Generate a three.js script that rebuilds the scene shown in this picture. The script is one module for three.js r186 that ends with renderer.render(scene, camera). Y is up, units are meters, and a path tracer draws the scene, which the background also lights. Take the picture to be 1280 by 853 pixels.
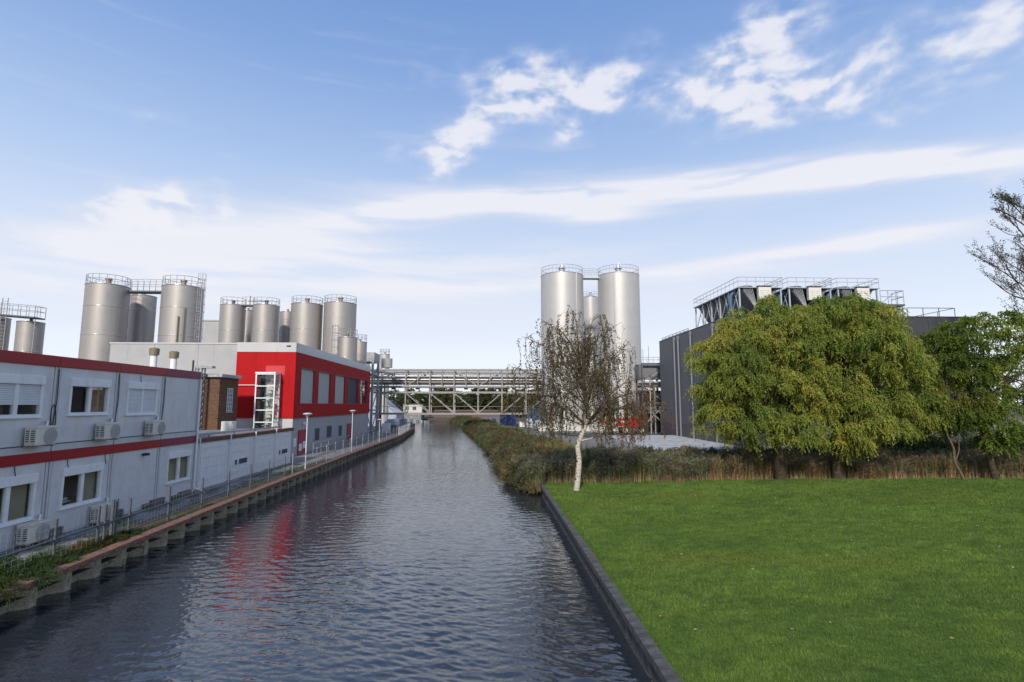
import * as THREE from 'three';
import { mergeGeometries } from 'three/addons/utils/BufferGeometryUtils.js';
import { RoundedBoxGeometry } from 'three/addons/geometries/RoundedBoxGeometry.js';
import { ImprovedNoise } from 'three/addons/math/ImprovedNoise.js';

// ---------------------------------------------------------------- camera, sky, sun, exposure
const scene = new THREE.Scene();
const camera = new THREE.PerspectiveCamera(64.58, 1280 / 853, 0.1, 6000);
camera.position.set(0, 4.9, 0);
camera.rotation.order = 'YXZ';
camera.rotation.set(THREE.MathUtils.degToRad(6.68), THREE.MathUtils.degToRad(-2.5), 0);
const EXPOSURE = 1.6;
const SKY = 1 / EXPOSURE * 1.08; // sky radiance as the picture shows it
const SUN_INTENSITY = 2.5;
const SUN_DIR = new THREE.Vector3(-0.16, 0.55, 0.82).normalize();

const PN = new ImprovedNoise();
const clamp = (v, a = 0, b = 1) => Math.min(b, Math.max(a, v));
const smooth = (a, b, v) => { const t = clamp((v - a) / (b - a)); return t * t * (3 - 2 * t); };
const lerp = (a, b, t) => a + (b - a) * t;
let seed = 12345;
const rnd = () => { seed = (seed + 0x6D2B79F5) | 0; let t = Math.imul(seed ^ (seed >>> 15), 1 | seed); t = (t + Math.imul(t ^ (t >>> 7), 61 | t)) ^ t; return ((t ^ (t >>> 14)) >>> 0) / 4294967296; };
const rr = (a, b) => a + (b - a) * rnd();
function fbm(x, y, z, oct = 5) { let s = 0, a = 0.5, f = 1; for (let i = 0; i < oct; i++) { s += a * PN.noise(x * f + i * 17.3, y * f, z * f); a *= 0.5; f *= 2.03; } return s; }
const lin = (r, g, b) => new THREE.Color().setRGB(r / 255, g / 255, b / 255, THREE.SRGBColorSpace);

// sky: air that pales towards the horizon, and broken cloud
{
  const W = 4096, Hh = 2048, data = new Float32Array(W * Hh * 4);
  const stops = [[-90, 205, 212, 222], [-2, 240, 243, 249], [0, 238, 243, 250], [5, 230, 238, 249], [10, 216, 228, 246], [16, 195, 213, 240], [24, 163, 189, 229], [33, 130, 163, 215], [42, 108, 144, 203], [60, 90, 126, 190], [90, 80, 116, 180]].map(([e, r, g, b]) => { const c = lin(r, g, b).multiplyScalar(SKY); return [e, c.r, c.g, c.b]; });
  // clouds as [azimuth, elevation, half length, half height (degrees), tilt (degrees), density, softness]
  const cl = [[3.9,32.5,4,1.78,-1,1,0],[2.5,30.5,3.1,1.41,-19,0.7,0],[11.9,31.3,4.7,1.65,2,0.95,0],[9.8,28,2.3,0.87,25,0.7,0],[-3.3,27.4,3.3,1.32,35,0.95,0],[-4.6,25.1,3.6,1.51,17,0.7,0],[-11.5,25.3,1.7,0.74,25,0.35,0],[17.2,34.8,1.7,1.02,10,0.35,0],[28.9,28.1,5.7,1.71,4,1.25,0],[26.1,31.3,4,1.67,9,0.85,0],[31.5,34.4,3.6,1.39,3,0.75,0],[28.8,32.6,1.9,1.84,53,0.5,0],[36.8,25.5,3.2,1.26,-8,0.6,0],[39.4,23.9,1.6,0.74,7,0.35,0],[41.6,28.7,2.8,1.48,2,0.75,0],[44.8,25.8,2.9,1.24,-3,0.75,0],[47.3,28.2,1.8,2.1,29,0.6,0],[44,30.4,2.9,1.07,-13,0.45,0],[20,30.6,2.1,0.94,10,0.35,0],[41.4,19.8,6.8,0.88,-12,1,1],[31.6,20.8,7.7,0.98,-6,0.85,1],[18,21.4,9.9,1.14,0,0.75,1],[3.4,21.3,10.7,1.27,4,0.6,1],[-9.6,19.7,7.2,1.1,11,0.4,1],[11.2,19.5,4.8,0.64,-1,0.5,1],[45.4,18.1,2.8,1.2,-16,0.5,0],[-32.6,18.9,1.7,0.73,13,0.8,0],[-29.9,16.5,4.6,1.53,7,0.85,0],[-34.5,16.5,4.4,1.19,15,0.5,0],[-28.5,19.3,2.5,0.97,27,0.5,0],[-40.2,13.7,1.3,0.8,12,0.65,0],[-32.9,24.5,1.6,0.56,23,0.45,0],[-9.1,32.5,1,0.8,6,0.3,0],[-40.4,17.8,2.8,1.08,28,0.25,0],[-1,14.8,16.8,1.82,4,0.35,1],[24,13.8,11.7,0.93,3,0.35,1],[37.6,14.3,8.6,0.96,-0,0.35,1],[-19.2,16.9,10.2,3.05,11,0.3,1],[-2.7,12.3,10.1,0.84,3,0.35,1],[-36.8,11.6,6.2,1.96,13,0.25,1]];
  cl.push([-30, 14, 12, 2.6, 5, .45, 1], [-24, 9.5, 18, 2.6, 3, .4, 1], [18, 10.5, 22, 2.2, 4, .3, 1]);
  seed = 77;
  for (let i = 0; i < 60; i++) { const az = 52 + rnd() * 250; cl.push([az > 180 ? az - 360 : az, rr(9, 62), rr(3, 12), rr(1, 3), rr(-8, 25), rr(.3, .9), rnd() < .35 ? 1 : 0]); }
  for (let i = 0; i < 10; i++) cl.push([rr(-50, 50), rr(44, 75), rr(4, 12), rr(1.5, 3.5), rr(-8, 25), rr(.3, .8), 0]);
  const prep = cl.map(([a, e, l, h, t, d, s]) => ({ a, e, l: l * (s ? 1.1 : 1.22), h: h * (s ? 1.15 : 1.32), c: Math.cos(t * Math.PI / 180), s: Math.sin(t * Math.PI / 180), d, soft: s }));
  const white = lin(233, 233, 240).multiplyScalar(SKY), grey = lin(204, 211, 229).multiplyScalar(SKY);
  for (let j = 0; j < Hh; j++) {
    const el = (j + .5) / Hh * 180 - 90;
    let k = 0; while (k < stops.length - 2 && el > stops[k + 1][0]) k++;
    const t = clamp((el - stops[k][0]) / (stops[k + 1][0] - stops[k][0]));
    const near = prep.filter(p => Math.abs(p.e - el) < (p.l * Math.abs(p.s) + p.h) * 2.6 + 3);
    for (let i = 0; i < W; i++) {
      const o = (j * W + i) * 4;
      let r = lerp(stops[k][1], stops[k + 1][1], t), g = lerp(stops[k][2], stops[k + 1][2], t), b = lerp(stops[k][3], stops[k + 1][3], t);
      if (el > -1) {
        // column i looks along longitude; u = .5 is -x... three's equirect: u = atan(z, x)/2pi + .5
        const lon = ((i + .5) / W - .5) * 2 * Math.PI, dx = Math.cos(lon), dz = Math.sin(lon);
        const az = Math.atan2(dx, -dz) * 180 / Math.PI, ce = Math.cos(el * Math.PI / 180), se = Math.sin(el * Math.PI / 180);
        let d = 0, soft = 0;
        for (const p of near) {
          let da = az - p.a; if (da > 180) da -= 360; if (da < -180) da += 360;
          da *= Math.max(.25, ce);
          if (Math.abs(da) > p.l * 2.6 + 4) continue;
          const de = el - p.e, u = (da * p.c + de * p.s) / p.l, v = (-da * p.s + de * p.c) / p.h;
          const q = Math.exp(-(u * u + v * v) * .9) * p.d;
          if (p.soft) soft += q; else d += q;
        }
        const X = dx * ce * 9, Y = se * 13, Z = dz * ce * 9;
        const wx = fbm(X * .6 + 3, Y * .6, Z * .6, 3) * .9, wy = fbm(X * .6, Y * .6 + 9, Z * .6, 3) * .9;
        const n = d > .02 ? fbm(X * 2.2 + wx, Y * 2.6 + wy, Z * 2.2 + wx * .5, 8) * 1.7 : 0, streak = fbm(X * .45 + wx, Y * 3.2 + wy * .4, Z * .45, 5);
        const puff = d > .02 ? Math.pow(smooth(.02, 1.62, d * (1.0 + n * 1.35) + n * .22), .95) * Math.min(1, d * 1.6) : 0;
        const thin = soft * clamp(.95 + streak * 1.3) * 1.6 + smooth(.05, .5, streak) * .17 * smooth(0, 12, el);
        const cov = clamp(1 - (1 - puff * .86) * (1 - clamp(thin, 0, .88)));
        const body = Math.max(smooth(.1, 1.1, puff * .8 + n * .9), clamp(thin * 1.2));
        r = lerp(r, lerp(grey.r, white.r, body * .85 + .15), cov); g = lerp(g, lerp(grey.g, white.g, body * .85 + .15), cov); b = lerp(b, lerp(grey.b, white.b, body * .85 + .15), cov);
      }
      data[o] = r; data[o + 1] = g; data[o + 2] = b; data[o + 3] = 1;
    }
  }
  const sky = new THREE.DataTexture(data, W, Hh, THREE.RGBAFormat, THREE.FloatType);
  sky.mapping = THREE.EquirectangularReflectionMapping; sky.magFilter = THREE.LinearFilter; sky.needsUpdate = true;
  scene.background = sky; scene.environment = sky;
}
const sun = new THREE.DirectionalLight(new THREE.Color(1.0, 0.92, 0.82), SUN_INTENSITY);
sun.position.copy(SUN_DIR).multiplyScalar(220).add(new THREE.Vector3(0, 0, -50));
sun.target.position.set(0, 0, -50); scene.add(sun, sun.target);
sun.castShadow = true; sun.shadow.radius = 9; sun.shadow.mapSize.set(4096, 4096);
Object.assign(sun.shadow.camera, { left: -120, right: 120, top: 120, bottom: -120, near: 1, far: 600 });
const renderer = new THREE.WebGLRenderer({ antialias: true });
renderer.toneMapping = THREE.LinearToneMapping; renderer.toneMappingExposure = EXPOSURE;
renderer.shadowMap.enabled = true; renderer.setSize(1024, 682);

// ---------------------------------------------------------------- textures and materials
seed = 1;
function tex(n, fn, srgb = true) {
  const a = new Uint8Array(n * n * 4);
  for (let y = 0; y < n; y++) for (let x = 0; x < n; x++) { const c = fn(x / n, y / n), o = (y * n + x) * 4; a[o] = clamp(c[0]) * 255; a[o + 1] = clamp(c[1]) * 255; a[o + 2] = clamp(c[2]) * 255; a[o + 3] = 255; }
  const t = new THREE.DataTexture(a, n, n); t.wrapS = t.wrapT = THREE.RepeatWrapping; t.magFilter = THREE.LinearFilter; t.minFilter = THREE.LinearMipmapLinearFilter; t.generateMipmaps = true;
  if (srgb) t.colorSpace = THREE.SRGBColorSpace; t.needsUpdate = true; return t;
}
// noise that tiles: walk round two circles
function tn(u, v, f, o = 4, s = 0) { const a = u * 2 * Math.PI, b = v * 2 * Math.PI, R = f / (2 * Math.PI); let r = 0, am = .5, q = 1; for (let i = 0; i < o; i++) { r += am * (PN.noise(Math.cos(a) * R * q + s, Math.sin(a) * R * q + 5 + i, Math.cos(b) * R * q + s) + PN.noise(Math.sin(a) * R * q + 31, Math.sin(b) * R * q + s + i, Math.cos(b) * R * q + 11)) * .7; am *= .55; q *= 2; } return r; }
const g3 = v => [v, v, v];
const TX = {
  wall: tex(512, (u, v) => { const n = tn(u, v, 6, 5), st = tn(u, v * .15, 30, 3, 7); const q = .95 + n * .07 + Math.min(0, st + .14) * .24; return [q, q * .997, q * .985]; }),
  concrete: tex(512, (u, v) => { const n = tn(u, v, 8, 6), m = tn(u, v, 60, 2, 3); return g3(.82 + n * .28 + m * .14); }),
  rust: tex(512, (u, v) => { const n = tn(u, v, 8, 6), m = tn(u, v, 40, 3, 3), k = smooth(-.2, .35, n); return [.46 + .14 * k + m * .34 + n * .15, .40 - .01 * k + m * .30 + n * .15, .36 - .05 * k + m * .27 + n * .14]; }),
  pile: tex(512, (u, v) => { const n = tn(u, v, 7, 6), m = tn(u, v, 34, 3, 3), k = smooth(.08, .36, n) * .8; const gq = .62 + m * .26 + n * .2; return [lerp(gq, .40 + m * .1, k), lerp(gq * .97, .30 + m * .1, k), lerp(gq * .88, .22, k)]; }),
  steel: tex(512, (u, v) => { const st = tn(u, .3, 40, 3, 2), n = tn(u, v, 5, 5), b = tn(u, v * .1, 70, 2, 9); const q = .90 + st * .05 + n * .04 + b * .05; return [q, q * .985, q * .965]; }),
  rough: tex(256, (u, v) => { const n = tn(u, v, 6, 5); return g3(.72 + n * .5); }, false),
  bump: tex(512, (u, v) => g3(.5 + tn(u, v, 40, 4) * .6), false),
  brick: tex(512, (u, v) => { const row = Math.floor(v * 24), off = (row % 2) * .5, x = u * 8 + off, cx = x - Math.floor(x), cy = v * 24 - row; const m = cx < .045 || cy < .14; const id = Math.sin((Math.floor(x) % 8) * 12.9 + row * 78.2) * 43758.5, f = id - Math.floor(id), n = tn(u, v, 30, 3); return m ? [.44 + n * .1, .40 + n * .1, .36 + n * .1] : [.42 + f * .13 + n * .15, .30 + f * .09 + n * .12, .22 + f * .06 + n * .1]; }),
  lawn: tex(1024, (u, v) => { const n = tn(u, v, 7, 4), m = tn(u, v, 70, 3, 3), k = smooth(-.2, .3, n); return [.30 + .06 * k + m * .22, .41 + .04 * k + m * .25, .17 + .02 * k + m * .12]; }),
  soil: tex(512, (u, v) => { const n = tn(u, v, 10, 5), m = tn(u, v, 60, 2, 3); return [.34 + n * .2 + m * .15, .31 + n * .18 + m * .14, .25 + n * .14 + m * .12]; }),
  gravel: tex(512, (u, v) => { const n = tn(u, v, 10, 5), m = tn(u, v, 90, 2, 3); return g3(.56 + n * .2 + m * .3); }),
  asphalt: tex(512, (u, v) => { const n = tn(u, v, 8, 5), m = tn(u, v, 90, 2, 3); const q = .31 + n * .12 + m * .12; return [q, q * 1.01, q * 1.03]; }),
  birch: tex(512, (u, v) => { const n = tn(u, v, 6, 5), l = tn(u * .35, v, 34, 3, 4), k = smooth(.14, .3, l + n * .25), s = smooth(.25, .4, tn(u, v, 5, 3, 9)); const w = .80 + n * .2; return [lerp(w, .16, Math.max(k * .85, s * .8)), lerp(w * .965, .14, Math.max(k * .85, s * .8)), lerp(w * .9, .12, Math.max(k * .85, s * .8))]; }),
  bark: tex(512, (u, v) => { const n = tn(u, v * .3, 26, 4), m = tn(u, v, 10, 4, 5); return [.36 + n * .3 + m * .1, .31 + n * .27 + m * .1, .25 + n * .22 + m * .1]; }),
  wood: tex(512, (u, v) => { const n = tn(u * .15, v, 40, 4), m = tn(u, v, 9, 5, 5); const q = .33 + n * .16 + m * .22; return [q, q * .985, q * .96]; }),
  ripple: tex(1024, (u, v) => g3(.5 + tn(u, v, 13, 2) * .8), false),
};
const tiled = (t, m) => { const c = t.clone(); c.repeat.set(1 / m, 1 / m); c.needsUpdate = true; return c; };
function mat(color, o = {}) {
  const { map, m = 3, bump, bm = 1, bs = .004, rmap, phys, ...rest } = o;
  const k = phys ? new THREE.MeshPhysicalMaterial() : new THREE.MeshStandardMaterial();
  k.color.copy(Array.isArray(color) ? new THREE.Color().setRGB(...color) : color);
  k.roughness = .7; k.metalness = 0; Object.assign(k, rest);
  if (map) k.map = tiled(map, m); if (bump) { k.bumpMap = tiled(bump, bm); k.bumpScale = bs; } if (rmap) k.roughnessMap = tiled(rmap, 4);
  return k;
}
const M = {
  contGrey: mat([.70, .71, .745], { map: TX.wall, m: 3.1, roughness: .45 }),
  contPost: mat([.62, .63, .66], { map: TX.wall, m: 2.3, roughness: .5 }),
  redTrim: mat([.36, .010, .020], { roughness: .4, map: TX.wall, m: 2.7 }),
  fadedTrim: mat([.26, .035, .075], { roughness: .5, map: TX.wall, m: 2.7 }),
  whitePvc: mat([.86, .88, .91], { roughness: .4, map: TX.wall, m: 2 }),
  shutter: mat([.74, .77, .83], { roughness: .5, map: TX.wall, m: 2 }),
  glass: mat([.95, .97, .97], { phys: true, roughness: .02, transmission: 1, thickness: 0, ior: 1.5 }),
  room: mat([.40, .385, .36], { roughness: .9 }),
  blindOlive: mat([.26, .24, .15], { roughness: .9 }), blindTan: mat([.34, .20, .12], { roughness: .9 }),
  black: mat([.02, .02, .022], { roughness: .6 }), darkRubber: mat([.03, .03, .03], { roughness: .8 }),
  acCream: mat([.74, .72, .64], { roughness: .45, map: TX.wall, m: 1.3 }), acDark: mat([.07, .07, .075], { roughness: .6 }), acGrey: mat([.46, .46, .45], { roughness: .6 }),
  galv: mat([.50, .515, .53], { roughness: .5, metalness: .35, map: TX.concrete, m: .8 }), galvDark: mat([.15, .165, .185], { roughness: .55, metalness: .2, map: TX.concrete, m: .8 }),
  bridgeSteel: mat([.42, .41, .38], { roughness: .55, metalness: .15, map: TX.concrete, m: 1.4 }), pipeSilver: mat([.62, .62, .61], { roughness: .4, metalness: .6, map: TX.steel, m: 2 }), pipeDark: mat([.13, .13, .13], { roughness: .6 }),
  steelWarm: mat([.51, .49, .47], { roughness: .52, metalness: .62, map: TX.steel, m: 6 }), steelBright: mat([.66, .66, .655], { roughness: .5, metalness: .45, map: TX.steel, m: 7 }),
  seam: mat([.66, .65, .63], { roughness: .3, metalness: .8 }), brass: mat([.26, .21, .13], { roughness: .5, metalness: .4 }),
  hall: mat([.42, .42, .425], { roughness: .6, map: TX.wall, m: 7 }), hallWhite: mat([.54, .54, .54], { roughness: .6, map: TX.wall, m: 7 }), capBlue: mat([.44, .48, .53], { roughness: .4, metalness: .3, map: TX.wall, m: 4 }),
  red: mat([.44, .007, .010], { phys: true, specularIntensity: .35, roughness: .7, map: TX.wall, m: 5 }), redPaler: mat([.46, .03, .03], { roughness: .5 }), redDoor: mat([.33, .02, .04], { roughness: .5 }),
  greyWall: mat([.42, .43, .45], { roughness: .7, map: TX.wall, m: 3.3 }), screenGrey: mat([.52, .52, .50], { roughness: .95, map: TX.wall, m: 2 }), slate: mat([.06, .064, .08], { roughness: .75 }),
  brick: mat([.62, .60, .58], { roughness: .9, map: TX.brick, m: 1.9 }), roofGrey: mat([.30, .31, .33], { roughness: .8, map: TX.concrete, m: 4 }), rustTrim: mat([.62, .48, .42], { roughness: .8, map: TX.rust, m: 1.6 }),
  lowWhite: mat([.86, .87, .89], { roughness: .5, map: TX.wall, m: 2.9 }),
  capRust: mat([.76, .74, .70], { roughness: .95, map: TX.rust, m: .9, bump: TX.bump, bm: .5, bs: .014 }), pile: mat([.98, .96, .92], { roughness: .85, map: TX.pile, m: 1.2, bump: TX.bump, bm: .7, bs: .008 }),
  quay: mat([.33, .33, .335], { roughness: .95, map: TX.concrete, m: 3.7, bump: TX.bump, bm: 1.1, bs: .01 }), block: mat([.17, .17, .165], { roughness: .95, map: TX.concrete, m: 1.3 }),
  soil: mat([.75, .72, .68], { roughness: 1, map: TX.soil, m: 3.1 }), gravel: mat([.55, .53, .50], { roughness: 1, map: TX.gravel, m: 4.3 }), asphalt: mat([.7, .7, .7], { roughness: .95, map: TX.asphalt, m: 3.9 }),
  slab: mat([.58, .59, .60], { roughness: .85, map: TX.concrete, m: 5.3 }),
  dark: mat([.098, .102, .122], { roughness: .5, map: TX.wall, m: 5, metalness: .1 }), charcoal: mat([.050, .051, .060], { roughness: .55, map: TX.wall, m: 5 }), darkTrim: mat([.06, .062, .07], { roughness: .5 }), pipeGrey: mat([.24, .245, .265], { roughness: .4, metalness: .4 }),
  coil: mat([.20, .205, .22], { roughness: .55, metalness: .3, map: TX.wall, m: 2 }), coolerSteel: mat([.46, .49, .53], { roughness: .45, metalness: .4 }), blueFan: mat([.10, .20, .34], { roughness: .5 }), cream: mat([.66, .64, .58], { roughness: .5 }),
  lawn: mat([1.15, 1.2, .95], { phys: true, specularIntensity: .2, roughness: 1, map: TX.lawn, m: 9, bump: TX.bump, bm: .5, bs: .02 }),
  edging: mat([.78, .78, .80], { roughness: .85, map: TX.wood, m: 1.6, bump: TX.bump, bm: .5, bs: .008 }),
  water: mat([.022, .028, .036], { roughness: .10, phys: true, ior: 1.72, bump: TX.ripple, bm: 1.7, bs: .007 }),
  birchBark: mat([.82, .81, .79], { roughness: .9, map: TX.birch, m: .9, bump: TX.bump, bm: .3, bs: .006 }), bark: mat([.62, .60, .57], { roughness: 1, map: TX.bark, m: .9, bump: TX.bump, bm: .25, bs: .02 }), paleBark: mat([1.1, 1.07, 1.0], { roughness: 1, map: TX.bark, m: .9 }), twig: mat([.11, .085, .07], { roughness: 1 }),
  leaf: mat([1, 1, 1], { phys: true, specularIntensity: .2, roughness: .95, transmission: .45, thickness: 0, vertexColors: true, side: THREE.DoubleSide }),
  grass: mat([1, 1, 1], { phys: true, specularIntensity: .25, roughness: .9, transmission: .3, thickness: 0, vertexColors: true, side: THREE.DoubleSide }),
  liftRed: mat([.52, .022, .02], { roughness: .35, clearcoat: .3, phys: true }), rim: mat([.74, .74, .72], { roughness: .5 }), tyre: mat([.025, .025, .025], { roughness: .9 }),
  blue: mat([.012, .045, .30], { roughness: .45, map: TX.wall, m: 2 }), teal: mat([.035, .13, .24], { roughness: .5, map: TX.wall, m: 2 }), paleBlue: mat([.42, .48, .60], { roughness: .6, map: TX.wall, m: 2 }),
  cabin: mat([.62, .61, .56], { roughness: .6, map: TX.wall, m: 3 }), roofRed: mat([.13, .085, .07], { roughness: .8 }), lampHead: mat([.55, .56, .58], { roughness: .4, metalness: .3 }),
};

// ---------------------------------------------------------------- builders
const names = {};
function numbered(n) { const k = names[n] = (names[n] ?? -1) + 1; return k ? `${n}_${String(k).padStart(3, '0')}` : n; }
const V = (x, y, z) => new THREE.Vector3(x, y, z);
const bases = new Map();
function thing(name, label, category, at = [0, 0, 0], group) { const o = new THREE.Group(); o.name = numbered(name); o.position.set(...at); o.userData = { label, category }; if (group) o.userData.group = group; scene.add(o); bases.set(o, o.position.clone()); return o; }
function finish(geos, uv = true) {
  geos = [geos].flat(4); const plain = geos.map(g => { const q = g.index ? g.toNonIndexed() : g; for (const k of Object.keys(q.attributes)) if (!['position', 'normal', 'uv'].includes(k)) q.deleteAttribute(k); return q; });
  const g = plain.length > 1 ? mergeGeometries(plain) : plain[0];
  if (uv) boxUV(g); return g;
}
function boxUV(g) { const p = g.attributes.position, n = g.attributes.normal, u = new Float32Array(p.count * 2); for (let i = 0; i < p.count; i++) { const ax = Math.abs(n.getX(i)), ay = Math.abs(n.getY(i)), az = Math.abs(n.getZ(i)); const x = p.getX(i), y = p.getY(i), z = p.getZ(i); if (ay >= ax && ay >= az) { u[2 * i] = x; u[2 * i + 1] = z; } else if (ax >= az) { u[2 * i] = z; u[2 * i + 1] = y; } else { u[2 * i] = x; u[2 * i + 1] = y; } } g.setAttribute('uv', new THREE.BufferAttribute(u, 2)); }
function shadows(m) { m.castShadow = m.receiveShadow = true; return m; }
// geometry is given in world coordinates and moved to the thing's own base
function part(name, material, parent, geos, uv = true) {
  const g = finish([geos].flat(3), uv), b = bases.get(parent); if (b) g.translate(-b.x, -b.y, -b.z);
  const m = shadows(new THREE.Mesh(g, material)); m.name = name; parent.add(m); bases.set(m, b || V(0, 0, 0)); return m;
}
function solo(name, material, label, category, geos, at = [0, 0, 0], group, uv = true) { const g = finish([geos].flat(3), uv); g.translate(-at[0], -at[1], -at[2]); const m = shadows(new THREE.Mesh(g, material)); m.name = numbered(name); m.position.set(...at); m.userData = { label, category }; if (group) m.userData.group = group; scene.add(m); bases.set(m, V(...at)); return m; }
function struct(name, material, geos, uv = true) { const m = shadows(new THREE.Mesh(finish([geos].flat(3), uv), material)); m.name = numbered(name); m.userData = { kind: 'structure' }; scene.add(m); bases.set(m, V(0, 0, 0)); return m; }
function box(x0, x1, y0, y1, z0, z1) { const g = new THREE.BoxGeometry(Math.abs(x1 - x0), Math.abs(y1 - y0), Math.abs(z1 - z0)); g.translate((x0 + x1) / 2, (y0 + y1) / 2, (z0 + z1) / 2); return g; }
function rbox(x0, x1, y0, y1, z0, z1, r = .03) { const g = new RoundedBoxGeometry(Math.abs(x1 - x0), Math.abs(y1 - y0), Math.abs(z1 - z0), 2, r); g.translate((x0 + x1) / 2, (y0 + y1) / 2, (z0 + z1) / 2); return g; }
function align(g, p, q) { const a = V(...p), b = V(...q), d = b.clone().sub(a); g.applyQuaternion(new THREE.Quaternion().setFromUnitVectors(V(0, 1, 0), d.clone().normalize())); const c = a.add(b).multiplyScalar(.5); g.translate(c.x, c.y, c.z); return g; }
const dist = (p, q) => Math.hypot(p[0] - q[0], p[1] - q[1], p[2] - q[2]);
const bar = (p, q, w = .1, h = w) => align(new THREE.BoxGeometry(w, dist(p, q), h), p, q);
const rod = (p, q, r = .03, s = 7, r2 = r) => align(new THREE.CylinderGeometry(r2, r, dist(p, q), s, 1), p, q);
function cyl(x, z, y0, y1, r0, r1 = r0, s = 24, open = false) { const g = new THREE.CylinderGeometry(r1, r0, y1 - y0, s, 1, open); g.translate(x, (y0 + y1) / 2, z); return g; }
function torus(x, y, z, R, r, s = 36) { const g = new THREE.TorusGeometry(R, r, 5, s); g.rotateX(Math.PI / 2); g.translate(x, y, z); return g; }
function tubeG(pts, r0, r1, seg = 7, n = 24) { // tapered tube along a curve
  const c = new THREE.CatmullRomCurve3(pts.map(p => Array.isArray(p) ? V(...p) : p)), g = new THREE.TubeGeometry(c, n, 1, seg, false), p = g.attributes.position, L = c.getLength(), uv = g.attributes.uv;
  for (let i = 0; i <= n; i++) { const o = c.getPointAt(i / n), r = lerp(r0, r1, i / n); for (let j = 0; j <= seg; j++) { const k = i * (seg + 1) + j; p.setXYZ(k, o.x + (p.getX(k) - o.x) * r, o.y + (p.getY(k) - o.y) * r, o.z + (p.getZ(k) - o.z) * r); uv.setXY(k, j / seg * 2 * Math.PI * Math.max(r0, .05), i / n * L); } }
  return g;
}
function polyG(pts, y) { const s = new THREE.Shape(pts.map(([x, z]) => new THREE.Vector2(x, -z))); const g = new THREE.ShapeGeometry(s); g.rotateX(-Math.PI / 2); g.translate(0, y, 0); return g; }
function railing(pts, h, step = 1.2, r = .025, rails = [1, .55], close = false) { // handrail along a polyline of [x,y,z]
  const o = [], P = close ? [...pts, pts[0]] : pts;
  for (let i = 0; i < P.length - 1; i++) { const a = P[i], b = P[i + 1], n = Math.max(1, Math.round(dist(a, b) / step)); for (const k of rails) o.push(rod([a[0], a[1] + h * k, a[2]], [b[0], b[1] + h * k, b[2]], r, 5)); for (let j = 0; j <= (i === P.length - 2 && !close ? n : n - 1); j++) { const t = j / n, x = lerp(a[0], b[0], t), y = lerp(a[1], b[1], t), z = lerp(a[2], b[2], t); o.push(rod([x, y, z], [x, y + h, z], r, 5)); } }
  return o;
}

// ---------------------------------------------------------------- ground, canal, lawn
const quayLine = [[-10.45, 40], [-10.75, -12], [-11.35, -30], [-11.75, -50], [-11.8, -75], [-13.2, -98], [-16, -120], [-24, -140], [-60, -166], [-140, -186]];
const bankLine = [[3.0, 40], [3.0, -29.2], [2.1, -30.4], [1.45, -34], [1.2, -39], [.75, -46], [.7, -52], [-.4, -64], [-1.4, -75], [-3.6, -98], [-6.2, -122], [-10.4, -152], [-22, -176], [-60, -197], [-140, -215]];
const xAt = (line, z) => { for (let i = 0; i < line.length - 1; i++) if (z <= line[i][1] && z >= line[i + 1][1]) return lerp(line[i][0], line[i + 1][0], (line[i][1] - z) / (line[i][1] - line[i + 1][1])); return line[0][0]; };
{ // one sheet of ground to the horizon, with the canal left open
  const s = new THREE.Shape([[-3000, -3000], [3000, -3000], [3000, 3000], [-3000, 3000]].map(([a, b]) => new THREE.Vector2(a, b)));
  const left = quayLine.map(([x, z]) => [x - .3, z]), right = bankLine.map(([x, z]) => [x + (z < -29 ? 1.1 : .35), z]);
  s.holes.push(new THREE.Path([...left, ...right.reverse()].map(([x, z]) => new THREE.Vector2(x, -z))));
  const g = new THREE.ShapeGeometry(s); g.rotateX(-Math.PI / 2); g.translate(0, .3, 0); struct('ground', M.soil, g);
}
{ // water: a rippled surface
  seed = 5; const waves = [];
  for (let i = 0; i < 44; i++) { const L = .13 * Math.pow(.75 / .13, Math.pow(rnd(), 1.2)), a = Math.PI / 2 + (rnd() + rnd() - 1) * 1.25 + .12, k = 2 * Math.PI / L; waves.push([k * Math.cos(a), k * Math.sin(a), rnd() * 6.28, .026 * rr(.5, 1.3) * L / 6.28]); }
  const hgt = (x, z) => { let y = 0; const m = .72 + .75 * PN.noise(x * .18, 3, z * .12) + .4 * PN.noise(x * .5, 8, z * .35); for (const [kx, kz, ph, a] of waves) y += a * Math.sin(kx * x + kz * z + ph + .8 * PN.noise(x * .3, ph, z * .3)); return y * Math.max(.25, m); };
  const sheet = (xs, zs, f) => { const p = [], ix = []; for (const z of zs) for (const x of xs) p.push(x, f(x, z), z); const w = xs.length; for (let j = 0; j < zs.length - 1; j++) for (let i = 0; i < w - 1; i++) { const a = j * w + i; ix.push(a, a + 1, a + w, a + 1, a + w + 1, a + w); } const g = new THREE.BufferGeometry(); g.setAttribute('position', new THREE.Float32BufferAttribute(p, 3)); g.setIndex(ix); g.computeVertexNormals(); const N = g.attributes.normal; if (N.getY(0) < 0) { ix.reverse(); g.setIndex(ix); g.computeVertexNormals(); } g.setAttribute('uv', new THREE.Float32BufferAttribute(new Float32Array(p.length / 3 * 2), 2)); return g; };
  const xs = []; for (let x = -12.4; x <= 4.4; x += .05) xs.push(x);
  const zs = []; for (let d = 5.5; d < 75; d *= 1.0029) zs.push(-d); zs.push(-75);
  const g = sheet(xs, zs, hgt);
  const xs2 = []; for (let x = -150; x <= 16; x += 1.2) xs2.push(x); const zs2 = []; for (let d = 75; d < 225; d += 1) zs2.push(-d);
  const g2 = sheet(xs2, zs2, (x, z) => hgt(x, z) * .6), g3_ = sheet([-13, -5, 5], [40, 10, -5.5], () => 0);
  struct('water', M.water, [g, g2, g3_]);
}
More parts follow.
